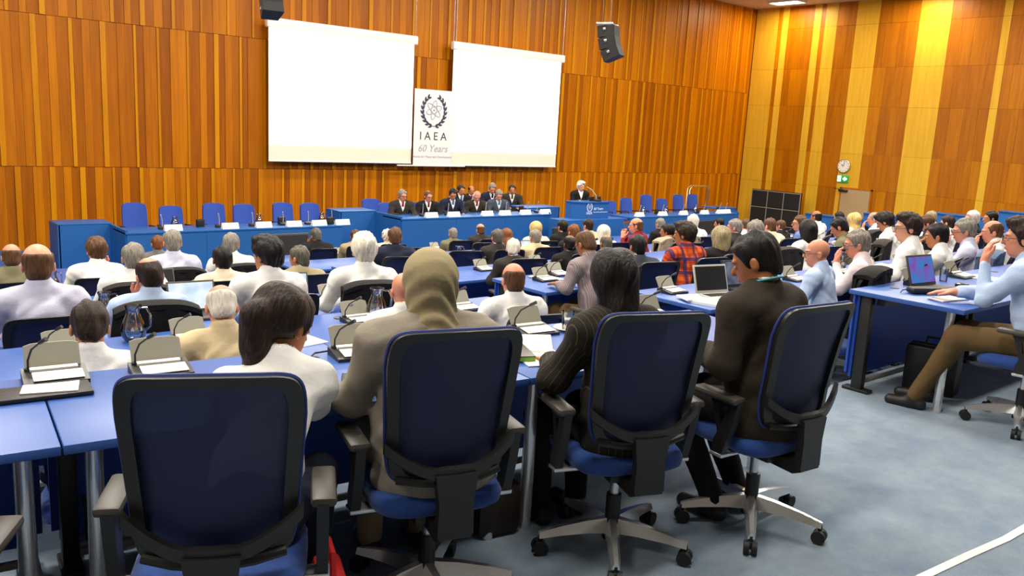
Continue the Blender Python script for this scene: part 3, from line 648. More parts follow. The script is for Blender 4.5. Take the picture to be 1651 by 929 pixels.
# ---------------------------------------------------------------- stage
PLAT = -0.98
def stage():
    p = MB(); p.prism([(2.4,15.9),(3.2,14.45),(8.6,14.45),(9.0,14.1),(12.6,14.1),(12.6,13.3),(14.8,13.3),(15.4,14.0),(20.8,14.0),(21.8,15.4),(21.8,YW),(2.4,YW)], ZF, PLAT)
    tag(p.build('floor_platform', 'stage_blue', smooth=0), 'low blue platform under the front desks', kind='structure')
    def desk(name, label, x0, x1, yf, top, wl, wr, dep=0.7):
        """front run with wings set back at both ends; wl/wr = (outer x, y of the wing)"""
        t = thing(name, label, 'desk', ((x0+x1)/2, yf, PLAT)); ox, oy = (x0+x1)/2, yf
        h = top-PLAT; T = lambda x, y: (x-ox, y-oy)
        a, b = T(x0, yf), T(x1, yf); th = 0.04
        # front panels, each its own board
        n = max(2, int(round((x1-x0)/1.35)))
        for k in range(n):
            xa = a[0]+(b[0]-a[0])*k/n; xb = a[0]+(b[0]-a[0])*(k+1)/n
            MB().box(((xa+xb)/2, th/2, (h-0.03)/2+(ZF-PLAT)*0), (xb-xa-0.004, th, h-0.03)).build('front_panel', 'stage_blue', t, smooth=0)
        MB().rbox((0, dep/2, h-0.0185), (b[0]-a[0]+0.04, dep+0.02, 0.035), 0.006).build('desk_top', 'stage_top', t)
        for (ex, w, sgn) in ((a[0], wl, -1), (b[0], wr, 1)):
            if w is None: continue
            wx, wy = T(*w)
            MB().box((ex, (wy+th)/2, (h+0.04)/2), (th, wy, h+0.04)).build('return_panel', 'stage_blue', t, smooth=0)
            MB().box(((ex+wx)/2, wy+th/2, (h+0.04)/2), (abs(wx-ex), th, h+0.04)).build('wing_panel', 'stage_blue', t, smooth=0)
            MB().rbox(((ex+wx)/2, wy+0.3, h+0.045), (abs(wx-ex)+0.04, 0.6, 0.03), 0.006).build('wing_top', 'stage_top', t)
            MB().box((wx, wy+0.3, (h+0.04)/2), (th, 0.6, h+0.04)).build('end_panel', 'stage_blue', t, smooth=0)
        return t
    desk('front_desk', 'long blue front desk with six empty blue chairs on the left', 4.07, 8.05, 14.75, -0.28, (3.25,15.68), None)
    desk('front_desk', 'long blue head table where the panel of speakers sits', 9.22, 13.25, 14.42, -0.15, (8.4,15.45), (14.3,15.25))
    desk('front_desk', 'long blue front desk with empty chairs right of the lectern', 15.87, 20.4, 14.3, -0.28, None, (21.3,15.05))
    # lectern
    t = thing('lectern', 'blue lectern with white emblem where a woman speaks', 'lectern', (13.80, 13.62, PLAT))
    MB().box((0.0,0.14,0.395),(1.9,0.52,0.79)).build('plinth', 'stage_blue', t, smooth=0)
    MB().prism([(-0.46,0.22),(-0.21,0.0),(0.54,0.0),(0.54,0.40),(-0.46,0.40)], 0.79, 1.16).build('lectern_body', 'stage_blue', t, smooth=0)
    MB().prism([(-0.48,0.21),(-0.22,-0.02),(0.56,-0.02),(0.56,0.40),(-0.48,0.40)], 1.155, 1.18).build('lectern_top', 'stage_top', t, smooth=0)
    e = empty('wreath_emblem', (-0.09,-0.006,1.06)); e.parent = t; emblem(e, 'white_print', 'white_print', 0.20)
    inst('lettering', text_mesh('IAEA', 0.09, 'white_print'), t, (-0.09,-0.004,0.925), (PI/2,0,0))
    inst('lettering', text_mesh('60 Years', 0.085, 'white_print'), t, (0.20,-0.004,1.02), (PI/2,0,0))
    inst('lettering', text_mesh('Atoms for Peace and Development', 0.032, 'white_print'), t, (0.27,-0.004,0.945), (PI/2,0,0))
stage()
def panelist(x, end=False):
    if end or x > 12.9: return 'empty end seat of the head table'
    return min(((9.71,'grey-haired man gesturing at the head table'),(10.40,'man with maroon tie at the head table'),(10.98,'man in navy suit at the head table'),(11.75,'bald man in brown suit at the head table'),(12.29,'grey-haired man in slate suit at the head table')), key=lambda q: abs(q[0]-x))[1]
def stage_chair(x, y, label, group, s=1.0, rz=PI, z=PLAT, top=1.0):
    t = thing('conference_chair', label, 'chair', (x, y, z), rz, group)
    for nm, me in STAGE_CHAIR.items():
        o = inst(nm.split('#')[0], me, t)
        if nm == 'backrest': o.scale = (1,1,top)
    return t
def _stage_chair_meshes():
    d = {}
    def back(u, v):
        w = 0.215*(1-0.10*(v**6)) ; x = (u-0.5)*2*w; z = 0.46+v*0.54 - 0.03*(abs(u-0.5)*2)**4*(v>0.9)
        return (x, -0.20-0.07*v+0.05*(abs(u-0.5)*2)**2, z)
    d['backrest'] = MB().slab(back, 10, 10, (0,-0.06,0)).mesh('backrest', 'stage_chair_fabric', 50)
    d['seat'] = MB().rbox((0,0.03,0.44),(0.47,0.46,0.09),0.03).mesh('seat', 'stage_chair_fabric')
    d['column'] = MB().cyl((0,0,0.06),(0,0,0.41),0.03).mesh('column', 'black_plastic')
    m = MB()
    for k in range(5):
        a = 2*PI*k/5; m.tube([(0,0,0.10),(0.28*math.cos(a),0.28*math.sin(a),0.05)],[0.03,0.018],6); m.cyl((0.28*math.cos(a)-0.015,0.28*math.sin(a),0.028),(0.28*math.cos(a)+0.015,0.28*math.sin(a),0.028),0.028,n=8)
    d['star_base'] = m.mesh('star_base', 'black_plastic')
    for k, sx in (('armrest#l',-1),('armrest#r',1)):
        d[k] = MB().tube([(sx*0.25,-0.2,0.62),(sx*0.26,0.12,0.64),(sx*0.25,0.14,0.5),(sx*0.22,0.1,0.42)],0.018,6).mesh('armrest','black_plastic')
    return d
STAGE_CHAIR = _stage_chair_meshes()
for x, tp in ((4.62,1.04),(5.27,.97),(6.08,1.01),(6.68,.98),(7.50,1.0),(8.10,.98)): stage_chair(x, 16.0, 'empty blue upholstered chair behind the left front desk', 'empty chairs at the left front desk', top=tp)
for x, tp in ((17.08,.9),(17.72,.98),(18.55,1.06),(19.25,.94),(19.98,1.05),(20.65,1.06)): stage_chair(x, 15.95, 'empty blue upholstered chair behind the right front desk', 'empty chairs at the right front desk', top=tp)
stage_chair(9.82, 16.5, 'empty blue chair at the left end of the head table', None, rz=R_(170))
for x, y in ((9.70,15.62),(10.36,15.62),(10.98,15.62),(11.66,15.62),(12.30,15.62),(13.0,15.75)): stage_chair(x, y, 'blue upholstered chair of the '+panelist(x), 'chairs at the head table', top=1.0, rz=R_(168))

# ---------------------------------------------------------------- delegate unit, small desk things
def unit_meshes(pale=False):
    d = {}
    m = MB(); m.prism([(-0.10,0.0),(0.09,0.0),(0.09,0.045),(-0.10,0.018)], -0.135, 0.135, 'x'); d['base'] = m.mesh('base', 'unit_black', 30)
    d['label_strip'] = MB().box((0,0.045,0.046),(0.20,0.03,0.012),Matrix.Rotation(R_(8),3,'X')).mesh('label_strip', 'paper', 0)
    d['card'] = MB().box((0.01,-0.035,0.033),(0.21,0.10,0.003),Matrix.Rotation(R_(8),3,'X')).mesh('card', 'paper', 0)
    def fl(u, v):
        x = (u-0.5)*0.235; z = 0.045+v*0.105 - 0.012*(abs(u-0.5)*2)**6*v; return (x, 0.075+v*0.055, z)
    d['document_flap'] = MB().slab(fl, 8, 4, (0,0.008,0)).mesh('document_flap', 'unit_grey', 30)
    d['gooseneck'] = MB().tube([(-0.105,0.06,0.03),(-0.105,0.055,0.09),(-0.09,0.02,0.15),(-0.06,-0.03,0.19)],0.005,6).mesh('gooseneck', 'unit_black')
    d['microphone'] = MB().tube([(-0.06,-0.03,0.19),(-0.035,-0.065,0.215)],[0.009,0.011],8).mesh('microphone', 'unit_black')
    d['mic_socket'] = MB().cyl((-0.105,0.06,0.03),(-0.105,0.06,0.05),0.018,n=10).mesh('mic_socket', 'unit_black')
    return d
UNIT_M = unit_meshes()
def delegate_unit(x, y, z, rz, label, group='delegate microphone units'):
    t = thing('delegate_unit', label, 'microphone', (x, y, z), rz, group, 0.80)
    for nm, me in UNIT_M.items(): inst(nm, me, t)
    return t
_m = MB(); _m.prism([(-0.06,0),(0.06,0),(0.06,0.05),(-0.06,0.035)], -0.07, 0.07, 'x'); SM_BASE = _m.mesh('base', 'unit_black', 30)
SM_NECK = MB().tube([(0,0.03,0.04),(-0.01,0.0,0.15),(-0.05,-0.06,0.26)],0.009,6).mesh('gooseneck', 'laptop_silver')
CARD = MB().prism([(-0.055,0),(0.055,0),(0.004,0.105),(-0.004,0.105)], -0.15, 0.15, 'x').mesh('name_card', 'paper', 0)
JUG_GL = MB().lathe([(0.0,0.004),(0.045,0.004),(0.062,0.03),(0.066,0.07),(0.055,0.11),(0.038,0.15),(0.036,0.17),(0.046,0.20),(0.043,0.20),(0.033,0.172),(0.034,0.15),(0.051,0.11),(0.062,0.07),(0.058,0.032),(0.043,0.009),(0,0.009)],20).mesh('jug_body','clear_glass',60)
JUG_H = MB().tube([(0.040,0,0.185),(0.075,0,0.19),(0.095,0,0.15),(0.092,0,0.09),(0.062,0,0.06)],0.007,8).mesh('handle','clear_glass')
JUG_W = MB().lathe([(0,0.010),(0.042,0.010),(0.056,0.033),(0.0605,0.07),(0.0555,0.088),(0,0.088)],20).mesh('water','water',60)
GLASS = MB().lathe([(0,0.002),(0.028,0.002),(0.034,0.10),(0.032,0.10),(0.027,0.008),(0,0.008)],18).mesh('tumbler','clear_glass',60)
def jug(x, y, z, rz, label, group='water jugs'):
    t = thing('water_jug', label, 'jug', (x,y,z), rz, group); inst('jug_body', JUG_GL, t); inst('handle', JUG_H, t); inst('water', JUG_W, t); return t
def tumbler(x, y, z, label, group='drinking glasses'): return tag(inst('drinking_glass', GLASS, None, (x,y,z)), label, 'glass', group)
def sheet(x, y, z, rz, label, w=0.21, h=0.297, t=0.004, mat='paper', name='paper_sheet', cat='paper', group=None):
    def f(u, v): return ((u-.5)*w, (v-.5)*h, t+0.006*(u*v)**2)
    return tag(MB().slab(f, 4, 4, (0,0,-t)).build(name, mat, None, 30, (x,y,z), (0,0,rz)), label, cat, group)
def laptop(x, y, z, rz, label, body='laptop_grey', disp='display_blue', ang=108, w=0.34):
    t = thing('laptop', label, 'laptop', (x,y,z), rz)
    b = MB().rbox((0,0,0.01),(w,0.235,0.02),0.005).build('keyboard_base', body, t)
    MB().box((0,0.02,0.0205),(w*0.86,0.10,0.003)).build('keyboard', 'laptop_black', b, smooth=0)
    e = MB().rbox((0,0,0.115),(w,0.012,0.23),0.004).build('lid', body, t, loc=(0,0.12,0.018), rot=(R_(90-ang),0,0))
    MB().box((0,-0.0075,0.118),(w*0.92,0.003,0.195)).build('display', disp, e, smooth=0)
    return t

# ---------------------------------------------------------------- things on the stage desks
for i, x in enumerate((4.75,5.75,6.38,6.98,7.5,8.0)):
    t = thing('desk_microphone', 'slim pale gooseneck microphone on the left front desk', 'microphone', (x, 15.05, -0.28), 0, 'microphones on the left front desk'); inst('base', SM_BASE, t); inst('gooseneck', SM_NECK, t)
    tag(inst('name_card', CARD, None, (x+0.1, 14.83, -0.28)), 'blank white name card on the left front desk', 'name card', 'name cards on the left front desk')
for i, x in enumerate((9.95,10.6,11.62,12.2,12.85,13.15)):
    t = thing('desk_microphone', 'slim pale gooseneck microphone before the '+panelist(x-0.15, x > 13), 'microphone', (x, 14.75, -0.15), 0, 'microphones on the head table'); inst('base', SM_BASE, t); inst('gooseneck', SM_NECK, t)
for i, x in enumerate((9.98,10.55,11.45,11.95,12.55,13.15)):
    tag(inst('name_card', CARD, None, (x, 14.50, -0.15)), 'white name card before the '+panelist(x, x > 13), 'name card', 'name cards on the head table')
for i, x in enumerate((16.55,17.45,18.3,19.2,19.9,20.2)):
    t = thing('desk_microphone', 'slim pale gooseneck microphone on the right front desk', 'microphone', (x, 14.6, -0.28), 0, 'microphones on the right front desk'); inst('base', SM_BASE, t); inst('gooseneck', SM_NECK, t)
    tag(inst('name_card', CARD, None, (x-0.25, 14.40, -0.28)), 'blank white name card on the right front desk', 'name card', 'name cards on the right front desk')
for x in (5.0,6.55,7.85): jug(x, 15.2, -0.28, 0.4, 'glass water jug on the left front desk', 'jugs on the left front desk')
for x in (16.85,17.75,19.0): jug(x, 14.75, -0.28, 0.4, 'glass water jug on the right front desk', 'jugs on the right front desk')
for x, y, z, lb in ((5.45,15.2,-.28,'left front desk'),(7.0,15.2,-.28,'left front desk'),(7.9,14.95,-.28,'left front desk'),(17.3,14.7,-.28,'right front desk'),(18.9,14.6,-.28,'right front desk'),(20.0,14.75,-.28,'right front desk'),(12.85,15.0,-.15,'head table')):
    t = thing('desk_screen', 'small black desk monitor seen from behind on the '+lb, 'monitor', (x,y,z), 0.3, 'desk monitors on the '+lb)
    MB().rbox((0,0.0,0.075),(0.16,0.05,0.13),0.012).build('screen_housing', 'black_plastic', t); MB().rbox((0,0,0.006),(0.12,0.09,0.012),0.004).build('foot', 'black_plastic', t)
for x, y, lb in ((14.0,13.86,'lectern'),(14.22,13.86,'lectern')):
    t = thing('desk_screen', 'small black reading lamp and screen on the lectern', 'monitor', (x,y,PLAT+1.18), 0, 'screens on the lectern'); MB().rbox((0,0,0.05),(0.16,0.04,0.10),0.01).build('screen_housing','black_plastic',t); MB().rbox((0,0,0.005),(0.1,0.08,0.01),0.003).build('foot','black_plastic',t)
t = thing('desk_microphone', 'thin gooseneck microphone on the lectern', 'microphone', (14.05,13.72,PLAT+1.18)); inst('base', SM_BASE, t); MB().tube([(0,0.03,0.04),(-0.02,0.04,0.14),(-0.12,0.09,0.26),(-0.22,0.14,0.32)],0.009,6).build('gooseneck','laptop_silver',t)
for x, lb in ((6.43,'left front desk'),(12.45,'head table'),(17.25,'right front desk')):
    t = thing('floor_monitor', 'black monitor on a floor stand before the '+lb, 'monitor', (x, 13.7 if x < 12 else 12.98, ZF if x < 12 or x > 14 else ZF)); 
    MB().rbox((0,0,0.99),(0.80,0.07,0.50),0.015, Matrix.Rotation(R_(-8),3,'X')).build('screen_housing','black_plastic',t); MB().box((0,-0.038,0.985),(0.75,0.01,0.45), Matrix.Rotation(R_(-8),3,'X')).build('screen_glass','grille_black',t,smooth=0)
    MB().cyl((0,0.04,0.02),(0,0.04,0.95),0.03).rbox((0,0.04,0.015),(0.5,0.4,0.03),0.01).build('stand','black_plastic',t)

# ---------------------------------------------------------------- audience desks
def desk_row_unit(x0, x1, yn, z, rz, label, group, dep=0.78, detail=True):
    """sitters' edge at local y=0; pivot at its middle"""
    L = x1-x0
    t = thing('seminar_desk', label, 'desk', ((x0+x1)/2, yn, z), rz, group)
    key = ('desk', round(L,3), dep)
    if key not in UNIT:
        d = {}
        d['desk_top'] = MB().rbox((0,dep/2,0.724),(L-0.006,dep,0.032),0.004).mesh('desk_top','desk_blue')
        d['modesty_panel'] = MB().box((0,dep-0.06,0.40),(L-0.08,0.02,0.60)).mesh('modesty_panel','panel_blue',0)
        d['front_panel'] = MB().box((0,dep-0.04,0.42),(L-0.03,0.016,0.58)).mesh('front_panel','panel_blue',0)
        for k, sx in ((0,-1),(1,1)):
            d['leg#%d'%k] = MB().cyl((sx*(L/2-0.10),0.12,0.0),(sx*(L/2-0.10),0.12,0.712),0.028,n=16).mesh('leg','chrome')
            d['rear_post#%d'%k] = MB().rbox((sx*(L/2-0.07),dep-0.12,0.355),(0.06,0.08,0.71),0.008).mesh('rear_post','black_plastic')
            d['foot_plate#%d'%k] = MB().rbox((sx*(L/2-0.07),dep-0.12,0.012),(0.08,0.20,0.024),0.006).mesh('foot_plate','black_plastic')
        d['foot_rail'] = MB().rbox((0,dep-0.10,0.05),(L-0.16,0.03,0.03),0.006).mesh('foot_rail','unit_grey')
        d['under_beam'] = MB().box((0,dep-0.2,0.675),(L-0.2,0.06,0.06)).mesh('under_beam','black_plastic',0)
        d['cable_grommet'] = MB().lathe([(0,0.741),(0.034,0.741),(0.034,0.744),(0,0.744)],16,(-L*0.28,dep-0.14,0)).mesh('cable_grommet','arm_plastic')
        UNIT[key] = d
    for nm, me in UNIT[key].items():
        if not detail and nm.split('#')[0] in ('foot_plate','under_beam','cable_grommet','foot_rail'): continue
        inst(nm.split('#')[0], me, t)
    return t
def who_of(label): return ' '.join(label.split(',')[0].split()[:9])
def desk_label(xa, xb, row, blk):
    c = sorted((abs(a[0]-(xa+xb)/2), a[10]) for a in AUD if a[3] == row and a[4] == blk and xa-0.1 < a[0] < xb+0.1)
    return 'blue seminar desk before the '+who_of(c[0][1]) if c else 'unused blue seminar desk in the %s row of the %s block'%(ORD[row], 'left' if blk == 'L' else 'right')
ORD = ['first','second','third','fourth','fifth','sixth','seventh']
# left block; the first row is turned six degrees
_a = R_(-6.2)
def on_first(u): return (0.54+u*math.cos(_a), 2.695+u*math.sin(_a))     # along the sitters' edge of the first row
for k, (u0, u1) in enumerate(((-1.75,0),(0,1.72),(1.72,3.42))):
    c = on_first((u0+u1)/2)
    desk_row_unit(c[0]-(u1-u0)/2, c[0]+(u1-u0)/2, c[1], 0, _a, 'blue-topped desk in the nearest left row, '+('at the bare left end','behind the woman with ponytail and woman in hijab','in front of the woman in pinstripes')[k], 'desks of the nearest left row')
for r in range(1, 7):
    for k in range(3):
        x0 = 3.9-1.7*(k+1)
        if r >= 3 and k == 2: continue
        desk_row_unit(x0, x0+1.7, NEAR_L[r], FLOOR[r], 0, desk_label(x0, x0+1.7, r, 'L'), 'desks of the left block, %s row'%ORD[r], detail=r < 4)
XR0 = [5.73, 5.12, 5.15, 5.2, 5.2, 5.2, 5.2]
NR = [5, 6, 7, 7, 7, 7, 6]
for r in range(0, 7):
    for k in range(NR[r]):
        lb = 'blue seminar desk with chrome leg beside the man in glasses' if (r == 0 and k == 0) else desk_label(XR0[r]+1.8*k, XR0[r]+1.8*k+1.8, r, 'R')
        x0 = XR0[r]+1.8*k
        desk_row_unit(x0, x0+1.8, NEAR_R[r], FLOOR[r], 0, lb, None if (r == 0 and k == 0) else 'desks of the right block, %s row'%ORD[r], dep=0.80, detail=r < 4)
# stepped blue partition along the side wall
for i in range(2, 7):
    ya, yb = EDGE_R[i-1], EDGE_R[i]
    t = thing('side_partition', 'blue partition panel along the side wall beside the %s row'%ORD[i], 'partition', (22.3, (ya+yb)/2, FLOOR[i]), 0, 'stepped partition by the side wall')
    for k in range(2): MB().box((0,(k-.5)*(yb-ya)/2,0.52),(0.05,(yb-ya)/2-0.004,1.04)).build('panel', 'stage_blue', t, smooth=0)
    MB().rbox((0.12,0,1.05),(0.36,yb-ya,0.03),0.006).build('shelf_top', 'stage_top', t)

# ---------------------------------------------------------------- mesh-back swivel chair
def chair_meshes():
    d = {}
    zb, zt = 0.545, 1.095
    def by(z): return -0.205-0.085*((z-zb)/(zt-zb))+0.03*math.sin(PI*(z-zb)/(zt-zb))   # lumbar curve
    def bw(z): v = (z-zb)/(zt-zb); return 0.205+0.030*min(1,v*1.4)
    def P(u, z, o=0.0):           # u in -1..1 across the back
        return Vector((u*bw(z), by(z)+0.035*u*u+o, z))
    def loop(inset=0.0):
        pts = []; r = 0.05
        seq = [(math.copysign(abs(math.cos(t))**0.24, math.cos(t)), (zb+zt)/2+(zt-zb)/2*math.copysign(abs(math.sin(t))**0.24, math.sin(t))) for t in [2*PI*(k+0.5)/44 for k in range(44)]]
        return seq
        seq = [(-1,zb+r),(-1,zb+0.2),(-1,zb+0.35),(-1,zt-r),(-0.965,zt-0.018),(-0.86,zt),(-0.4,zt+0.006),(0,zt+0.008),(0.4,zt+0.006),(0.86,zt),(0.965,zt-0.018),(1,zt-r),(1,zb+0.35),(1,zb+0.2),(1,zb+r),(0.95,zb+0.012),(0.82,zb),(0.3,zb-0.004),(-0.3,zb-0.004),(-0.82,zb),(-0.95,zb+0.012)]
        return seq
    # frame: a flat band following the loop
    seq = loop(); m = MB(); vs = []; fs = []
    cz = (zb+zt)/2
    for (u, z) in seq:
        o = P(u, z); inn = P(u*0.83, cz+(z-cz)*(0.90)); 
        for p, oy in ((o,0.014),(o,-0.014),(inn,-0.014),(inn,0.014)): vs.append(p+Vector((0,oy,0)))
    n = len(seq)
    for i in range(n):
        j = (i+1)%n
        for k in range(4): fs.append((i*4+k, i*4+(k+1)%4, j*4+(k+1)%4, j*4+k))
    m._add(vs, fs); d['back_frame'] = m.mesh('back_frame','black_plastic',35)
    d['mesh_panel'] = MB().slab(lambda u, v: P((u-.5)*2*0.85, cz+(v-.5)*(zt-zb)*0.91, 0.006), 10, 12, (0,-0.005,0)).mesh('mesh_panel','chair_mesh',60)
    d['edge_piping'] = MB().tube([P(u*1.005, z, 0.012) for u, z in seq], 0.007, 6, closed=True).mesh('edge_piping','chair_piping')
    # yoke: smile-shaped band and spine down to the seat
    m = MB(); top = []; 
    N = 14; vs = []; fs = []
    for i in range(N+1):
        u = -1.06+2.12*i/N; zc = 0.598+0.085*abs(u)**2.2; hh = 0.030 if abs(u) > 0.25 else 0.045
        y = by(max(zc,zb))+0.035*u*u-0.035-0.02*(1-u*u)
        for dz, dy in ((hh*0.55,0.0),(hh*0.45,-0.022),(-hh*0.8,-0.022),(-hh,0.0)): vs.append(Vector((u*bw(zc)*1.02, y+dy, zc+dz)))
    for i in range(N):
        for k in range(4): fs.append((i*4+k, i*4+(k+1)%4, i*4+4+(k+1)%4, i*4+4+k))
    fs += [(0,1,2,3),tuple(N*4+k for k in (3,2,1,0))]
    m._add(vs, fs)
    m.prism([(-0.075,0.60),(0.075,0.60),(0.062,0.50),(0.065,0.38),(-0.065,0.38),(-0.062,0.50)], -0.292, -0.255, 'y')
    m.prism([(-0.292,0.37),(-0.29,0.42),(-0.255,0.42),(-0.22,0.405),(0.0,0.40),(0.0,0.36),(-0.25,0.35)], -0.06, 0.06, 'x')
    d['yoke'] = m.mesh('yoke','black_plastic',35)
    d['lower_bar'] = MB().tube([P(-0.9,0.565,-0.02),P(-0.5,0.556,-0.03),P(0,0.55,-0.035),P(0.5,0.556,-0.03),P(0.9,0.565,-0.02)],0.014,8).mesh('lower_bar','black_plastic')
    # seat cushion
    def seat_pt(u, v):
        a = u*2*PI; e = 0.45
        cx = math.copysign(abs(math.cos(a))**e, math.cos(a)); cy = math.copysign(abs(math.sin(a))**e, math.sin(a))
        prof = [(0.0,0.492),(0.6,0.494),(0.85,0.490),(0.95,0.478),(1.0,0.455),(0.98,0.425),(0.9,0.41),(0.0,0.408)]
        r, z = prof[int(round(v*7))]
        return (0.245*cx*r, 0.03+0.235*cy*r, z-0.018*(max(0,cy*r)**4))
    d['seat'] = MB().grid(seat_pt, 28, 7).mesh('seat','seat_fabric',60)
    d['mechanism'] = MB().rbox((0,-0.02,0.385),(0.20,0.26,0.05),0.015).mesh('mechanism','black_plastic')
    for k, sx in ((0,-1),(1,1)):
        d['armrest#%d'%k] = MB().rbox((sx*0.29,0.0,0.665),(0.075,0.25,0.032),0.014).mesh('armrest','arm_plastic')
        m = MB(); m.prism([(-0.125,0.66),(-0.07,0.66),(-0.065,0.60),(-0.005,0.46),(-0.005,0.41),(-0.06,0.41),(-0.105,0.56)], sx*0.27, sx*0.305, 'x'); m.prism([(-0.09,0.655),(0.04,0.655),(0.02,0.62),(-0.03,0.47),(-0.05,0.47),(-0.02,0.61),(-0.06,0.63)], sx*0.275, sx*0.298,'x')
        d['arm_post#%d'%k] = m.mesh('arm_post','black_plastic',30)
        d['arm_bracket#%d'%k] = MB().rbox((sx*0.21,-0.03,0.403),(0.20,0.07,0.018),0.006).mesh('arm_bracket','chrome')
    d['column'] = MB().cyl((0,0,0.055),(0,0,0.25),0.032).cyl((0,0,0.05),(0,0,0.12),0.04).mesh('column','black_plastic')
    d['gas_lift'] = MB().cyl((0,0,0.24),(0,0,0.375),0.020).mesh('gas_lift','chrome')
    for k in range(5):
        a = R_(20+72*k); c, s = math.cos(a), math.sin(a); m = MB(); vs = []; 
        for r, w, z0, z1 in ((0.03,0.034,0.085,0.145),(0.12,0.028,0.088,0.138),(0.24,0.022,0.083,0.118),(0.325,0.017,0.074,0.098)):
            for q, z in ((-w,z0),(w,z0),(w*0.45,z1),(-w*0.45,z1)): vs.append((r*c-q*s, r*s+q*c, z))
        fs = [(0,1,2,3),(15,14,13,12)]
        for i in range(3):
            for q in range(4): fs.append((i*4+q, i*4+(q+1)%4, i*4+4+(q+1)%4, i*4+4+q))
        m._add(vs, fs); d['base_leg#%d'%k] = m.mesh('base_leg','chrome',30)
        m = MB(); x, y = 0.318*c, 0.318*s; dx, dy = -s, c
        for q in (-0.017, 0.017): m.tube([(x+dx*(q-0.011),y+dy*(q-0.011),0.031),(x+dx*(q+0.011),y+dy*(q+0.011),0.031)],0.031,14)
        m.tube([(x,y,0.03),(x,y,0.085)],0.010,8); m.rbox((x,y,0.045),(0.03,0.03,0.035),0.008)
        d['caster#%d'%k] = m.mesh('caster','black_rubber')
    return d
CH = chair_meshes()
def _joined(names, mat):
    bm = bmesh.new()
    for n_ in names: bm.from_mesh(CH[n_])
    me = bpy.data.meshes.new('base'); bm.to_mesh(me); bm.free(); me.materials.append(MATS[mat]); 
    me.polygons.foreach_set('use_smooth',[True]*len(me.polygons)); me.set_sharp_from_angle(angle=R_(35)); return me
STAR = _joined(['base_leg#%d'%k for k in range(5)], 'chrome'); CAST = _joined(['caster#%d'%k for k in range(5)], 'black_rubber')
def chair(x, y, z, rz, label, group='mesh-back swivel chairs in the rows', full=False, base_rot=0.0, s=1.0):
    t = thing('swivel_chair', label, 'chair', (x,y,z), rz, group, s)
    for nm, me in CH.items():
        b = nm.split('#')[0]
        if not full and b in ('base_leg','caster','edge_piping','arm_bracket','lower_bar','gas_lift','mechanism'): continue
        o = inst(b, me, t)
        if b in ('base_leg','caster'): o.rotation_euler = (0,0,base_rot)
    if not full:
        inst('star_base', STAR, t); inst('caster_set', CAST, t)
    return t
def draped_jacket(x, y, z, rz, mat, label, w=0.27, zt=1.12, zl=0.62):
    """jacket hung over a chair back"""
    def f(u, v):
        a = (u-.5)*2; X = a*(w-0.03*v*v); 
        z_ = zl+(zt-zl)*v - 0.05*abs(a)**3*v
        return (X, -0.345-0.02*v+0.045*a*a+0.008*math.sin(u*19+v*5), z_)
    def g(u, v):
        a = (u-.5)*2; X = a*(w-0.035); return (X, -0.345+0.16*v+0.03*a*a-0.02, zt-0.05*abs(a)**3 + 0.012*math.sin(v*PI))
    def h(u, v):
        a = (u-.5)*2; X = a*(w-0.035); return (X, -0.205+0.03*a*a, zt-0.05*abs(a)**3-0.25*v)
    m = MB(); m.slab(f, 14, 10, (0,0.03,0)); m.slab(g, 14, 4, (0,0,-0.03)); m.slab(h, 14, 4, (0,-0.03,0))
    return tag(m.build('draped_jacket', mat, None, 50, (x,y,z), (0,0,rz)), label, 'jacket')

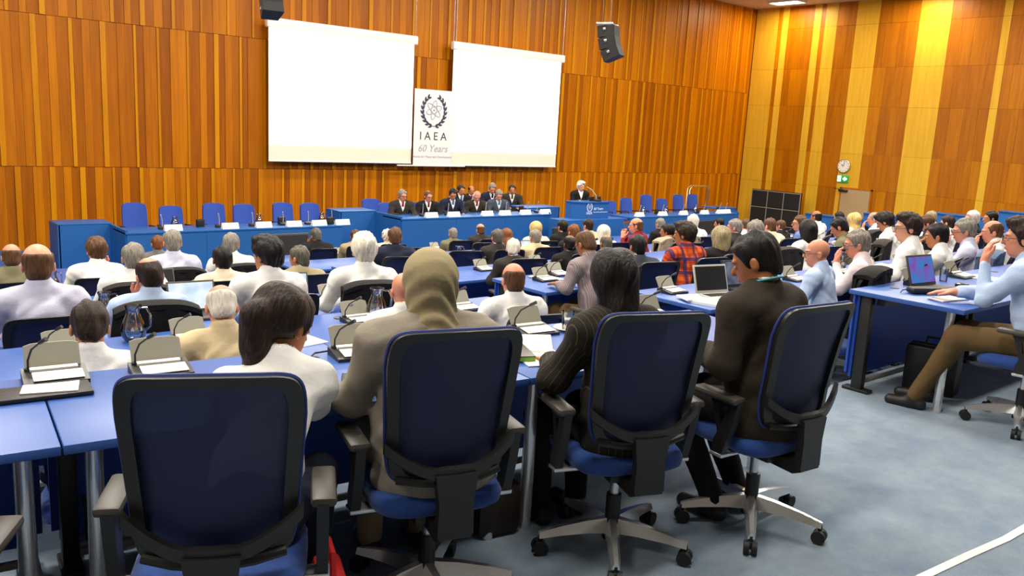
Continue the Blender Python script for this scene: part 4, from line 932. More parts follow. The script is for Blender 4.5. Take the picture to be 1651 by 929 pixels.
# ---------------------------------------------------------------- people: smooth implicit bodies meshed with surface nets
def axis_grid(lo, hi, h, fine):
    """rectilinear coordinates, step h, finer inside the (a,b,step) intervals"""
    x = lo; out = [lo]
    while x < hi:
        st = h
        for a, b, s in fine:
            if a-h < x < b: st = min(st, s)
        x += st; out.append(x)
    return np.array(out)
class Field:
    def __init__(s, lo, hi, h, fx=(), fy=(), fz=()):
        s.ax = [axis_grid(lo[i], hi[i], h, f) for i, f in enumerate((fx, fy, fz))]
        s.d = np.full([len(a) for a in s.ax], 0.2, np.float32)
    def win(s, lo, hi, pad):
        sl = []
        for i in range(3):
            a = np.searchsorted(s.ax[i], lo[i]-pad); b = np.searchsorted(s.ax[i], hi[i]+pad)
            if b-a < 1: return None
            sl.append(slice(a, b))
        g = [s.ax[i][sl[i]] for i in range(3)]
        return tuple(sl), (g[0][:,None,None], g[1][None,:,None], g[2][None,None,:])
    def mix(s, sl, d, k, op):
        a = s.d[sl]
        if op == 'u':
            h = np.clip(0.5+0.5*(a-d)/k, 0, 1) if k > 0 else (a > d).astype(float)
            s.d[sl] = a*(1-h)+d*h-k*h*(1-h)
        else:                     # subtract
            d = -d; h = np.clip(0.5-0.5*(a-d)/k, 0, 1)
            s.d[sl] = a*(1-h)+d*h+k*h*(1-h)
    def cone(s, a, b, ra, rb, k=0.03, sx=1.0, op='u'):
        a = np.array(a, float); b = np.array(b, float); R = max(ra, rb)*max(1, sx)
        w = s.win(np.minimum(a,b)-R, np.maximum(a,b)+R, k+0.05)
        if w is None: return
        sl, (X, Y, Z) = w
        mx = (a[0]+b[0])/2
        ax, bx = (a[0]-mx)/sx, (b[0]-mx)/sx
        px = (X-mx)/sx-ax; py = Y-a[1]; pz = Z-a[2]
        ba = np.array([bx-ax, b[1]-a[1], b[2]-a[2]]); L = ba@ba+1e-9
        t = np.clip((px*ba[0]+py*ba[1]+pz*ba[2])/L, 0, 1)
        d = np.sqrt((px-ba[0]*t)**2+(py-ba[1]*t)**2+(pz-ba[2]*t)**2)-(ra+(rb-ra)*t)
        s.mix(sl, d.astype(np.float32), k, op)
    def ell(s, c, r, M=None, k=0.02, op='u'):
        c = np.array(c, float); R = max(r); w = s.win(c-R, c+R, k+0.05)
        if w is None: return
        sl, (X, Y, Z) = w
        x, y, z = X-c[0], Y-c[1], Z-c[2]
        if M is not None:           # rows of M: local axes
            x, y, z = [x*M[i][0]+y*M[i][1]+z*M[i][2] for i in range(3)]
        k0 = np.sqrt((x/r[0])**2+(y/r[1])**2+(z/r[2])**2); k1 = np.sqrt((x/r[0]**2)**2+(y/r[1]**2)**2+(z/r[2]**2)**2)+1e-9
        s.mix(sl, (k0*(k0-1)/k1).astype(np.float32), k, op)
    def wrinkle(s, amp, seed, freq=28.0):
        rs = np.random.RandomState(seed); X, Y, Z = s.ax[0][:,None,None], s.ax[1][None,:,None], s.ax[2][None,None,:]
        n = 0
        for i in range(4):
            v = rs.normal(size=3); v /= np.linalg.norm(v); f = freq*(0.6+0.5*i); n = n+np.sin((X*v[0]+Y*v[1]+Z*v[2])*f+rs.rand()*6+2.0*np.sin((X*v[1]-Y*v[2]+Z*v[0])*f*0.45))/(1+0.6*i)
        s.d = s.d+(amp*n).astype(np.float32)
    def net(s):
        d = s.d; neg = d < 0; nx, ny, nz = d.shape
        cnt = np.zeros((nx-1,ny-1,nz-1), np.int8)
        for i in (0,1):
            for j in (0,1):
                for k in (0,1): cnt += neg[i:nx-1+i, j:ny-1+j, k:nz-1+k]
        act = (cnt > 0) & (cnt < 8); idx = np.full(act.shape, -1, np.int32); I = np.argwhere(act); idx[act] = np.arange(len(I))
        acc = np.zeros((len(I),3)); num = np.zeros(len(I)); A = s.ax
        for ax in range(3):
            o1, o2 = [q for q in range(3) if q != ax]
            for i in (0,1):
                for j in (0,1):
                    p = I.copy(); p[:,o1] += i; p[:,o2] += j; q = p.copy(); q[:,ax] += 1
                    dp = d[p[:,0],p[:,1],p[:,2]]; dq = d[q[:,0],q[:,1],q[:,2]]; c = (dp < 0) != (dq < 0)
                    t = np.where(c, dp/np.where(c, dp-dq, 1), 0); pos = np.stack([A[m][p[:,m]] for m in range(3)],1).astype(float)
                    pos[:,ax] += t*(A[ax][q[:,ax]]-A[ax][p[:,ax]]); acc[c] += pos[c]; num[c] += 1
        V = acc/np.maximum(num,1)[:,None]; F = []
        for ax in range(3):
            o1, o2 = (ax+1)%3, (ax+2)%3
            a = np.moveaxis(neg, (ax,o1,o2), (0,1,2)); g = np.moveaxis(idx, (ax,o1,o2), (0,1,2))
            c = a[:-1,1:-1,1:-1] != a[1:,1:-1,1:-1]; P = np.argwhere(c); i, j, k = P[:,0], P[:,1]+1, P[:,2]+1
            q = np.stack([g[i,j-1,k-1],g[i,j,k-1],g[i,j,k],g[i,j-1,k]],1); fl = a[i,j,k]
            F.append(np.where(fl[:,None], q, q[:,::-1]))
        return V, np.concatenate(F)
def np_mesh(name, V, F, mats, attrs=None):
    me = bpy.data.meshes.new(name); me.vertices.add(len(V)); me.vertices.foreach_set('co', V.astype(np.float32).ravel())
    me.loops.add(len(F)*4); me.loops.foreach_set('vertex_index', F.astype(np.int32).ravel())
    me.polygons.add(len(F)); me.polygons.foreach_set('loop_start', np.arange(len(F), dtype=np.int32)*4)
    me.update(calc_edges=True); me.validate()
    me.polygons.foreach_set('use_smooth', [True]*len(me.polygons))
    for n_, v in (attrs or {}).items():
        at = me.attributes.new(n_, 'FLOAT', 'POINT'); at.data.foreach_set('value', v.astype(np.float32))
    for m in mats: me.materials.append(MATS[m])
    me.update(); return me
def rotm(yaw, pitch, roll):
    """columns: local x,y,z of the head; yaw to the person's left, pitch down"""
    return np.array(Matrix.Rotation(R_(yaw),3,'Z') @ Matrix.Rotation(R_(-pitch),3,'X') @ Matrix.Rotation(R_(roll),3,'Y'))
class Pose:
    """seated (or standing) skeleton, facing +Y, origin on the floor under the pelvis"""
    def __init__(s, lean=12, head=(0,0,0), R=None, L=None, stand=False, hands=('flat','flat'), side=0.0, slim=1.0, twist=0, h=0.0105, neck_fwd=0.03, legs='seat'):
        s.slim = slim; s.stand = stand; s.h = h
        hip = 0.90 if stand else 0.555
        P = np.array([0,0,hip]); l = R_(lean); u = np.array([R_(side), math.sin(l), math.cos(l)]); u /= np.linalg.norm(u)
        s.P, s.u = P, u; tw = np.array(Matrix.Rotation(R_(twist),3,'Z')); X = tw @ np.array([1,0,0])
        s.chest = P+0.30*u; s.nb = P+0.50*u+np.array([0,-0.01,0])
        s.sh = [P+0.445*u+X*0.178*slim, P+0.445*u-X*0.178*slim]
        up = u*0.5+np.array([0,0,0.5]); up /= np.linalg.norm(up)
        pitch = head[1]
        s.hc = s.nb+up*0.150+np.array([0,neck_fwd+0.05*math.sin(R_(pitch)),-0.05*(1-math.cos(R_(pitch)))])
        s.M = rotm(*head)
        s.el = [np.array(R[0]), np.array(L[0])]; s.wr = [np.array(R[1]), np.array(L[1])]; s.hd = [np.array(R[2], float), np.array(L[2], float)]
        s.palm = [np.array(R[3] if len(R) > 3 else (0,0,-1), float), np.array(L[3] if len(L) > 3 else (0,0,-1), float)]
        s.hs = hands
        if stand: s.leg = [[P+np.array([q*0.085,0,-0.03]), np.array([q*0.09,0.01,0.47]), np.array([q*0.095,-0.01,0.08])] for q in (1,-1)]
        elif legs == 'seat': s.leg = [[P+np.array([q*0.085,0.0,-0.01]), np.array([q*0.115,0.42,0.53]), np.array([q*0.11,0.40,0.09])] for q in (1,-1)]
        elif legs == 'tucked': s.leg = [[P+np.array([q*0.085,0.0,-0.01]), np.array([q*0.12,0.40,0.52]), np.array([q*0.10,0.16,0.10])] for q in (1,-1)]
        else: s.leg = [[P+np.array([q*0.085,0.0,-0.01]), np.array([q*0.13,0.42,0.53]), np.array([q*0.12,0.62,0.09])] for q in (1,-1)]
        s.top = (s.hc+s.M[:,2]*0.12)
        pts = [s.hc+0.16, s.hc-0.16]+[p for a in s.leg for p in a]+s.el+s.wr+[w+h_*0.2 for w, h_ in zip(s.wr, s.hd)]
        s.lo = np.min(pts,0)-0.14; s.hi = np.max(pts,0)+0.14; s.lo[2] = -0.03
        s.lo[1] = min(s.lo[1], -0.22); s.hi[1] = max(s.hi[1], max(a[2][1] for a in s.leg)+0.3)
        s.cache = {}
    def head(s, f):
        c, M = s.hc, s.M; W = lambda p: c+M@np.array(p, float); A = M.T
        f.ell(W((0,-0.012,0.030)), (0.076,0.096,0.089), A, 0.01)
        f.ell(W((0,0.020,-0.040)), (0.060,0.072,0.078), A, 0.03)
        f.ell(W((0,0.045,-0.092)), (0.034,0.030,0.024), A, 0.025)        # chin
        f.cone(W((0,0.086,0.010)), W((0,0.106,-0.026)), 0.009, 0.014, 0.012)   # nose
        f.ell(W((0,0.075,0.022)), (0.052,0.022,0.012), A, 0.015)         # brow
        for q in (1,-1):
            f.ell(W((q*0.031,0.100,0.000)), (0.016,0.016,0.010), A, 0.010, 'd')
            f.ell(W((q*0.078,-0.012,-0.012)), (0.012,0.019,0.031), A, 0.005)
            f.ell(W((q*0.092,-0.008,-0.008)), (0.007,0.010,0.018), A, 0.004, 'd')
            f.ell(W((q*0.031,0.078,-0.001)), (0.014,0.012,0.010), A, 0.004)
        f.ell(W((0,0.088,-0.062)), (0.024,0.012,0.010), A, 0.008)        # lips
    def hand(s, f, i):
        w, d = s.wr[i], s.hd[i]/np.linalg.norm(s.hd[i]); pn = s.palm[i]-d*(s.palm[i]@d); pn /= np.linalg.norm(pn)
        lat = np.cross(d, pn); sd = 1 if i == 0 else -1
        # thumb side: towards the other hand for a palm that faces down
        lat = lat*sd*1.0; st = s.hs[i]
        curl = {'flat':0.25,'curl':0.8,'fist':1.5}[st]
        f.cone(w, w+d*0.03, 0.026, 0.026, 0.02)
        for k, q in enumerate((-0.030,-0.010,0.010,0.030)):
            b = w+d*0.085+lat*q; f.cone(w+d*0.02+lat*q*0.55, b, 0.017, 0.013, 0.012)
            L1 = (0.036,0.042,0.045,0.038)[k]; L2 = L1*0.95
            d1 = d*math.cos(curl*0.5)+pn*math.sin(curl*0.5); d2 = d*math.cos(curl*1.3)+pn*math.sin(curl*1.3)
            m = b+d1*L1; f.cone(b, m, 0.0105, 0.0095, 0.005); f.cone(m, m+d2*L2, 0.0095, 0.0075, 0.003)
        t0 = w+d*0.03+lat*0.030; t1 = t0+d*0.035+lat*0.032+pn*0.008; f.cone(t0, t1, 0.014, 0.0115, 0.008); f.cone(t1, t1+d*0.034+lat*0.006+pn*0.006, 0.0115, 0.009, 0.003)
    def torso(s, f, o, k=0.05):
        sl = s.slim
        f.cone(s.P+np.array([0,0,-0.02]), s.P+0.18*s.u, 0.112*sl+o, 0.102*sl+o, k, 1.40)
        f.cone(s.P+0.18*s.u, s.P+0.37*s.u, 0.102*sl+o, 0.106*sl+o, k, 1.45)
        f.cone(s.sh[0], s.sh[1], 0.060+o, 0.060+o, k)
        for q in (0,1): f.cone(s.nb+s.u*0.035, s.sh[q]+np.array([0,0,-0.005]), 0.040+o, 0.055+o, k)
    def arms(s, f, o, end=0.0, k=0.03):
        for q in (0,1):
            w = s.wr[q]-(s.wr[q]-s.el[q])*end
            f.cone(s.sh[q], s.el[q], 0.055*s.slim+o, 0.043+o, k); f.cone(s.el[q], w, 0.043+o, 0.030+o*1.15, k)
    def legs_(s, f, o, k=0.04):
        for h_, kn, an in s.leg: f.cone(h_, kn, 0.088*s.slim+o, 0.060+o, k); f.cone(kn, an, 0.058+o, 0.040+o, k)
    def body(s):
        if 'body' in s.cache: return s.cache['body']
        hc = s.hc; fine = lambda i: [(hc[i]-0.13, hc[i]+0.13, 0.0065)]+[(w[i]+d[i]/np.linalg.norm(d)*0.08-0.11, w[i]+d[i]/np.linalg.norm(d)*0.08+0.11, 0.0075) for w, d in zip(s.wr, s.hd)]
        f = Field(s.lo, s.hi, 0.022, fine(0), fine(1), fine(2))
        s.torso(f, -0.006); s.arms(f, -0.004); s.legs_(f, -0.006)
        for h_, kn, an in s.leg: f.cone(an+np.array([0,-0.03,-0.045]), an+np.array([0,0.14,-0.06]), 0.035, 0.028, 0.02)
        f.cone(s.nb, s.hc+s.M@np.array([0,-0.03,-0.05]), 0.056, 0.052, 0.03)
        s.head(f)
        for i in (0,1): s.hand(f, i)
        V, F = f.net(); p = (V-s.hc)@s.M     # head-local
        ax = np.abs(p[:,0]); r = lambda c, e: np.sqrt(((ax-c[0])/e[0])**2+((p[:,1]-c[1])/e[1])**2+((p[:,2]-c[2])/e[2])**2)
        m = lambda q, s_=0.35: np.clip((1-q)/s_, 0, 1)
        at = {'sclera': m(r((0.031,0.086,-0.001),(0.014,0.03,0.009))), 'pupil': m(r((0.031,0.088,-0.001),(0.008,0.03,0.009))), 'brow': 0.8*m(r((0.031,0.09,0.020),(0.022,0.04,0.006))), 'lip': m(r((0,0.095,-0.062),(0.026,0.03,0.010)))}
        s.cache['body'] = np_mesh('person', V, F, ['skin_fair'], at); return s.cache['body']
    def garment(s, kind):
        """'shirt', 'jacket', 'trousers', 'shoe0/1', 'skirt', 'tshirt'"""
        if kind in s.cache: return s.cache[kind]
        lo, hi = s.lo.copy(), s.hi.copy(); h = 0.0125
        if kind.startswith('shoe'):
            an = s.leg[int(kind[-1])][2]; f = Field(an-np.array([0.09,0.14,0.12]), an+np.array([0.09,0.28,0.08]), 0.010)
            f.cone(an+np.array([0,-0.035,-0.055]), an+np.array([0,0.15,-0.062]), 0.042, 0.036, 0.02); f.cone(an+np.array([0,0,0.0]), an+np.array([0,0.03,-0.05]), 0.046, 0.045, 0.02)
            X, Y, Z = f.ax[0][:,None,None], f.ax[1][None,:,None], f.ax[2][None,None,:]; f.d = np.maximum(f.d, (an[2]-0.09)-Z+0*X+0*Y).astype(np.float32)
        elif kind == 'trousers':
            hi[2] = s.P[2]+0.16; f = Field(lo, hi, 0.018); o = 0.012
            f.cone(s.P+np.array([0,0,-0.02]), s.P+0.08*s.u, 0.118*s.slim+o, 0.106*s.slim+o, 0.05, 1.40); s.legs_(f, o); f.wrinkle(0.0022, 3)
        else:
            lo[2] = s.P[2]-0.16; nb = s.nb; fn = lambda i: [(nb[i]-0.11, nb[i]+(0.11 if i < 2 else 0.10), 0.006)]
            f = Field(lo, hi, h, fn(0), fn(1), fn(2)); o = {'shirt':0.009,'under':0.004,'jacket':0.022,'tshirt':0.009,'robe':0.03}[kind]
            s.torso(f, o); s.arms(f, o if kind != 'robe' else 0.018, {'shirt':0.10,'under':0.07,'jacket':0.14,'tshirt':0.0,'robe':0.06}[kind])
            if kind in ('jacket','robe'): f.cone(s.P+np.array([0,-0.01,-0.04]), s.P+0.1*s.u, 0.125*s.slim+o, 0.11*s.slim+o, 0.05, 1.42)
            f.wrinkle({'shirt':0.0052,'under':0.0,'jacket':0.0034,'tshirt':0.003,'robe':0.005}[kind], 11 if kind == 'shirt' else 5, 30)
            nk = s.hc+s.M@np.array([0,-0.03,-0.05]); ax_ = nk-s.nb; ax_ /= np.linalg.norm(ax_)
            ch = {'shirt':0.070,'under':0.064,'jacket':0.050,'tshirt':0.03,'robe':0.03}[kind]
            cr = {'shirt':0.067,'under':0.066,'jacket':0.076,'tshirt':0.066,'robe':0.07}[kind]
            f.cone(s.nb-ax_*0.03, s.nb+ax_*(ch-0.02), cr+0.014, cr+0.002, 0.012)
            # open the neck
            f.cone(s.nb+ax_*(ch+0.03)+np.array([0,0.012,0.0]), s.nb+ax_*0.30, cr-0.010, cr+0.03, 0.006, 1.0, 'd')
            f.cone(s.nb-ax_*0.02+np.array([0,0.01,0.02]), s.nb+ax_*0.30, cr-0.012, cr-0.010, 0.004, 1.0, 'd')
            if kind in ('jacket','shirt','under'):      # V opening at the front
                dpt = 0.25 if kind == 'jacket' else 0.05; fr = np.array([0,math.cos(0),0])
                X, Y, Z = f.ax[0][:,None,None], f.ax[1][None,:,None], f.ax[2][None,None,:]
                zt = s.nb[2]+0.06; zz = np.clip((Z-(zt-dpt))/dpt, 0, 1.5); yc = s.P[1]+(Z-s.P[2])*s.u[1]/s.u[2]
                wedge = np.maximum(np.abs(X-s.nb[0])-zz*(0.085 if kind == 'jacket' else 0.04), (yc+0.035)-Y); wedge = np.maximum(wedge, (zt-dpt)-Z)
                f.d = np.maximum(f.d, -wedge).astype(np.float32)
        V, F = f.net(); me = np_mesh(kind, V, F, ['cloth_white'], s.cloth_uv(V)); s.cache[kind] = me; return me
    def cloth_uv(s, V):
        """cloth coordinates: across and along the nearest limb, or across and up the trunk"""
        su = V[:,0].copy(); sv = V[:,2].copy(); best = np.full(len(V), 0.085)
        for q in (0,1):
            acc = 0.0
            for a, b in ((s.sh[q], s.el[q]), (s.el[q], s.wr[q])):
                ax = b-a; L = np.linalg.norm(ax); ax = ax/L; p = V-a; t = p@ax; r = p-np.outer(t, ax); d = np.linalg.norm(r, axis=1)
                e1 = np.cross(ax, (0,0,1.0) if abs(ax[2]) < 0.8 else (0,1.0,0)); e1 /= np.linalg.norm(e1); e1 = e1*(1 if q == 0 else 1); e2 = np.cross(ax, e1)
                m = (d < best) & (t > (0.03 if acc == 0 else -0.02)) & (t < L+0.03)
                su[m] = np.arctan2(r[m]@e2, r[m]@e1)*0.055+s.sh[q][0]; sv[m] = -(acc+t[m]); best[m] = d[m]; acc += L
        return {'su': su, 'sv': sv}

# hair in head-local space
def hair_mesh(style, down=None):
    f = Field(np.array([-0.20,-0.30,-0.42]) if down is not None else np.array([-0.17,-0.22,-0.42]), np.array([0.20,0.17,0.19]) if down is not None else np.array([0.17,0.17,0.19]), 0.0085); f.d[:] = 0.2
    X, Y, Z = f.ax[0][:,None,None], f.ax[1][None,:,None], f.ax[2][None,None,:]
    rs = np.random.RandomState(abs(hash(style))%1000 if False else sum(map(ord, style)))
    def lock(amp, fr=70):
        n = 0
        for i in range(3):
            v = rs.normal(size=3); v[2] *= 0.35; n = n+np.sin((X*v[0]+Y*v[1]+Z*v[2])*fr+rs.rand()*6)
        return amp*n
    def E(c, r):
        x, y, z = X-c[0], Y-c[1], Z-c[2]; k0 = np.sqrt((x/r[0])**2+(y/r[1])**2+(z/r[2])**2); k1 = np.sqrt((x/r[0]**2)**2+(y/r[1]**2)**2+(z/r[2]**2)**2)+1e-9
        return k0*(k0-1)/k1
    smin = lambda a, b, k: (lambda h: b*(1-h)+a*h-k*h*(1-h))(np.clip(0.5+0.5*(b-a)/k,0,1))
    smax = lambda a, b, k: -smin(-a, -b, k)
    def cut(z0, sl, y0=0.085): return (z0+sl*(Y-y0)-Z)/math.sqrt(1+sl*sl)
    cr = lambda t: E((0,-0.014,0.031), (0.076+t,0.097+t,0.089+t))
    ear = np.minimum(E((0.088,-0.008,-0.020),(0.022,0.022,0.032)), E((-0.088,-0.008,-0.020),(0.022,0.022,0.032)))
    def hl(o=0.0):      # hairline: forehead, temple, sideburn, nape
        h = np.interp(f.ax[1], [-0.13,-0.08,-0.045,0.0,0.022,0.040,0.062,0.10], [-0.088,-0.084,-0.062,-0.036,-0.020,0.034,0.066,0.084])+o
        return (h[None,:,None]-Z+0*X)*0.75
    nape = E((0,-0.055,-0.03),(0.068,0.055,0.07))
    face = E((0,0.125,-0.035),(0.072,0.075,0.105))
    if style in ('short','thick','parted','curly'):
        t = {'short':0.010,'thick':0.019,'parted':0.015,'curly':0.026}[style]
        d = smin(cr(t), nape, 0.02); d = smax(d, hl(0.0 if style != 'thick' else -0.01), 0.006); d = smax(d, -ear, 0.005)
        if style == 'parted': d = smin(d, E((0.02,0.055,0.098),(0.06,0.05,0.028)), 0.02)
        if style == 'thick': d = smin(d, E((0.0,0.03,0.105),(0.07,0.07,0.032)), 0.02)
        d = d+lock(0.0034 if style != 'curly' else 0.006, 72 if style != 'curly' else 130)
    elif style in ('balding','fringe'):
        d = smin(cr(0.006), nape, 0.02); d = smax(d, hl(), 0.006); d = smax(d, -ear, 0.005)
        hole = E((0,0.03,0.13),(0.066,0.115,0.085)) if style == 'balding' else E((0,0.03,0.12),(0.082,0.15,0.105))
        d = smax(d, -hole, 0.022)+lock(0.0015)
    elif style == 'thin':
        d = smin(cr(0.006), nape, 0.02); d = smax(d, hl(), 0.006); d = smax(d, -E((0,-0.03,0.135),(0.040,0.05,0.035)), 0.01); d = smax(d, -ear, 0.006)+lock(0.0015)
    elif style in ('bob','longbob','long'):
        L = {'bob':0.145,'longbob':0.185,'long':0.28}[style]
        d = smin(cr(0.026), E((0,-0.032,0.085-L),(0.102,0.088,L)), 0.03); d = smax(d, -face, 0.012)
        d = smax(d, -L*(1.05 if style != 'long' else 1.0)-Z+0*X+0*Y, 0.02)+lock(0.0058, 46)
    elif style == 'ponytail':
        d = smin(cr(0.020), E((0,-0.06,0.04),(0.088,0.085,0.10)), 0.03); d = smax(d, hl(0.0), 0.008); d = smax(d, -ear, 0.005)
        tail = [((0,-0.13,0.05),(0,-0.165,0.0),0.030),((0,-0.165,0.0),(0,-0.15,-0.12),0.042),((0,-0.15,-0.12),(0.01,-0.125,-0.30),0.036)]
        if down is not None:
            q0 = np.array((0,-0.10,0.02)); q1 = q0+np.array((0,-0.05,0.0))+down*0.02; tail = [(q0,q1,0.040),(q1,q1+down*0.10,0.052),(q1+down*0.10,q1+down*0.24,0.044)]
        for a, b, r in tail:
            a, b = np.array(a), np.array(b); ba = b-a; t = np.clip(((X-a[0])*ba[0]+(Y-a[1])*ba[1]+(Z-a[2])*ba[2])/(ba@ba),0,1)
            d = smin(d, np.sqrt((X-a[0]-ba[0]*t)**2+(Y-a[1]-ba[1]*t)**2+(Z-a[2]-ba[2]*t)**2)-r, 0.02)
        d = d+lock(0.0025, 70)
    elif style == 'beard':
        d = smax(E((0,0.024,-0.055),(0.065,0.078,0.078)), cut(-0.045, -0.45, 0.09), 0.01); d = smax(d, -E((0,0.10,-0.062),(0.024,0.04,0.010)), 0.006); d = smax(d, -0.02-Y+0*X+0*Z, 0.01)
        d = smax(d, -(E((0,0.020,-0.040),(0.045,0.055,0.066))), 0.01)+lock(0.0015)
    elif style == 'hijab':
        d = smin(cr(0.024), E((0,-0.022,-0.10),(0.088,0.098,0.12)), 0.05); d = smin(d, E((0,-0.02,-0.20),(0.135,0.12,0.085)), 0.06)
        d = smax(d, -E((0,0.13,-0.02),(0.058,0.075,0.090)), 0.012)
        d = d+0.0045*np.sin((Z*1.0+Y*0.8+0.35*X)*85+2.2*np.sin(X*22+Y*9))*np.clip((0.09-Z)*9,0.15,1)
    f.d = np.broadcast_to(d, f.d.shape).astype(np.float32).copy(); V, F = f.net()
    return np_mesh('hair', V, F, ['hair_black'])
HAIR = {}
def get_hair(st):
    if st not in HAIR: HAIR[st] = hair_mesh(st)
    return HAIR[st]
def _glasses():
    m = MB()
    for q in (-1,1):
        m.tube([(q*0.032+0.022*math.cos(a), 0.108, 0.0+0.016*math.sin(a)) for a in [2*PI*k/14 for k in range(14)]], 0.0022, 5, closed=True)
        m.tube([(q*0.054,0.107,0.004),(q*0.079,0.06,0.004),(q*0.084,-0.01,0.002),(q*0.080,-0.03,-0.012)], 0.0026, 5)
    m.tube([(-0.011,0.108,0.004),(0,0.111,0.007),(0.011,0.108,0.004)], 0.0025, 5)
    return m.mesh('glasses', 'black_plastic')
GLASSES = _glasses()
TIE = MB().slab(lambda u, v: ((u-.5)*(0.035+0.04*(1-v)), 0.0, -0.34*(1-v)), 2, 6, (0,0.012,0)).mesh('tie','cloth_red',0)
LANYARD = None
def person(pose, hx, hy, ztop, floor, yaw, label, skin_='fair', hair_=('short','black'), top=('shirt','white'), under='white', legs='charcoal', glasses=False, beard=None, tie=None, shoes='black', scale=None, group=None, lanyard=None):
    s = scale or max(0.88, min(1.07, (ztop-floor)/pose.top[2]))
    c, sn = math.cos(yaw), math.sin(yaw); ox, oy = pose.hc[0]*s, pose.hc[1]*s
    loc = (hx-(c*ox-sn*oy), hy-(sn*ox+c*oy), floor)
    o = bpy.data.objects.new('person', pose.body()); COL.objects.link(o)
    o.location = loc; o.rotation_euler = (0,0,yaw); o.scale = (s,s,s); tag(o, label, 'person', group)
    o.material_slots[0].link = 'OBJECT'; o.material_slots[0].material = MATS['skin_'+skin_]
    def part(nm, me, mat, M=None):
        p = bpy.data.objects.new(nm, me); link(p, o)
        if M is not None: p.matrix_local = M
        p.material_slots[0].link = 'OBJECT'; p.material_slots[0].material = MATS[mat]; return p
    HM = Matrix.Translation(Vector(pose.hc)) @ Matrix(pose.M.tolist()).to_4x4()
    if hair_:
        if hair_[0] == 'hijab': part('headscarf', get_hair('hijab'), 'cloth_'+hair_[1], HM)
        elif hair_[0] == 'ponytail_hanging': part('hair', hair_mesh('ponytail', pose.M.T@np.array([0,0,-1.0])), 'hair_'+hair_[1], HM)
        else: part('hair', get_hair(hair_[0]), 'hair_'+hair_[1], HM)
    if beard: part('beard', get_hair('beard'), 'hair_'+beard, HM)
    if glasses: part('glasses', GLASSES, 'black_plastic', HM)
    k, col = top
    if k in ('jacket','suit'):
        part('jacket', pose.garment('jacket'), 'cloth_'+col); part('shirt', pose.garment('under'), 'cloth_'+under)
    else: part({'tshirt':'top','robe':'robe'}.get(k, 'shirt'), pose.garment(k), 'cloth_'+col)
    if tie:
        p = pose.nb+np.array([0,0.105,0.02]); M = Matrix.Translation(Vector(p)) @ Matrix.Rotation(math.atan2(pose.u[1], pose.u[2])*-1-R_(6), 4, 'X'); part('tie', TIE, 'cloth_'+tie, M)
    if lanyard:
        ln = MB().tube([Vector(pose.nb+np.array([0.068*math.cos(a), 0.004+0.068*math.sin(a), 0.070-0.024*math.sin(a)])) for a in [2*PI*q/16 for q in range(16)]], 0.006, 5, closed=True).mesh('lanyard', lanyard); part('lanyard', ln, lanyard)
    part('trousers', pose.garment('trousers'), 'cloth_'+legs)
    for q in (0,1): part('shoe', pose.garment('shoe%d'%q), 'leather_'+shoes)
    return o, loc, s
_D = ((0.27,0.15,0.80),(0.15,0.37,0.79),(-0.25,1,-0.12)); mir = lambda a: tuple((-p[0],)+tuple(p[1:]) for p in a)
POSES = {
 'desk': Pose(12,(0,6,0),_D,mir(_D)),
 'deskL': Pose(12,(28,4,0),_D,mir(_D)),
 'deskR': Pose(12,(-26,4,0),_D,mir(_D)),
 'bow': Pose(17,(0,30,0),_D,mir(_D)),
 'bowR': Pose(16,(-25,22,0),_D,mir(_D)),
 'back': Pose(-5,(0,2,0),((0.27,-0.02,0.76),(0.12,0.20,0.70),(-0.7,0.7,-0.1)),((-0.27,-0.02,0.76),(-0.12,0.20,0.70),(0.7,0.7,-0.1))),
 'backL': Pose(-5,(30,2,0),((0.27,-0.02,0.76),(0.12,0.20,0.70),(-0.7,0.7,-0.1)),((-0.27,-0.02,0.76),(-0.12,0.20,0.70),(0.7,0.7,-0.1))),
 'chinR': Pose(16,(12,10,5),((0.20,0.26,0.80),(0.07,0.325,1.00),(-0.3,0.1,1),(-0.4,-0.8,0.2)),mir(_D),hands=('curl','flat')),
 'chinL': Pose(16,(12,10,-5),_D,((-0.20,0.26,0.80),(-0.07,0.325,1.00),(0.3,0.1,1),(0.4,-0.8,0.2)),hands=('flat','curl')),
 'clasp': Pose(16,(20,4,0),((0.19,0.25,0.79),(0.05,0.36,0.98),(-0.2,0.05,1),(-1,0,0)),((-0.19,0.25,0.79),(-0.05,0.36,0.98),(0.2,0.05,1),(1,0,0)),hands=('curl','curl')),
}
UNITS = [(5.40,4.35),(6.45,2.85),(7.25,2.88),(5.92,6.25)]
CHAIR_OF = {'m':'blue mesh chair', 'j':'chair', 'b':'chair', 'n':'chair', 'g':'grey chair', 'd':'chair'}
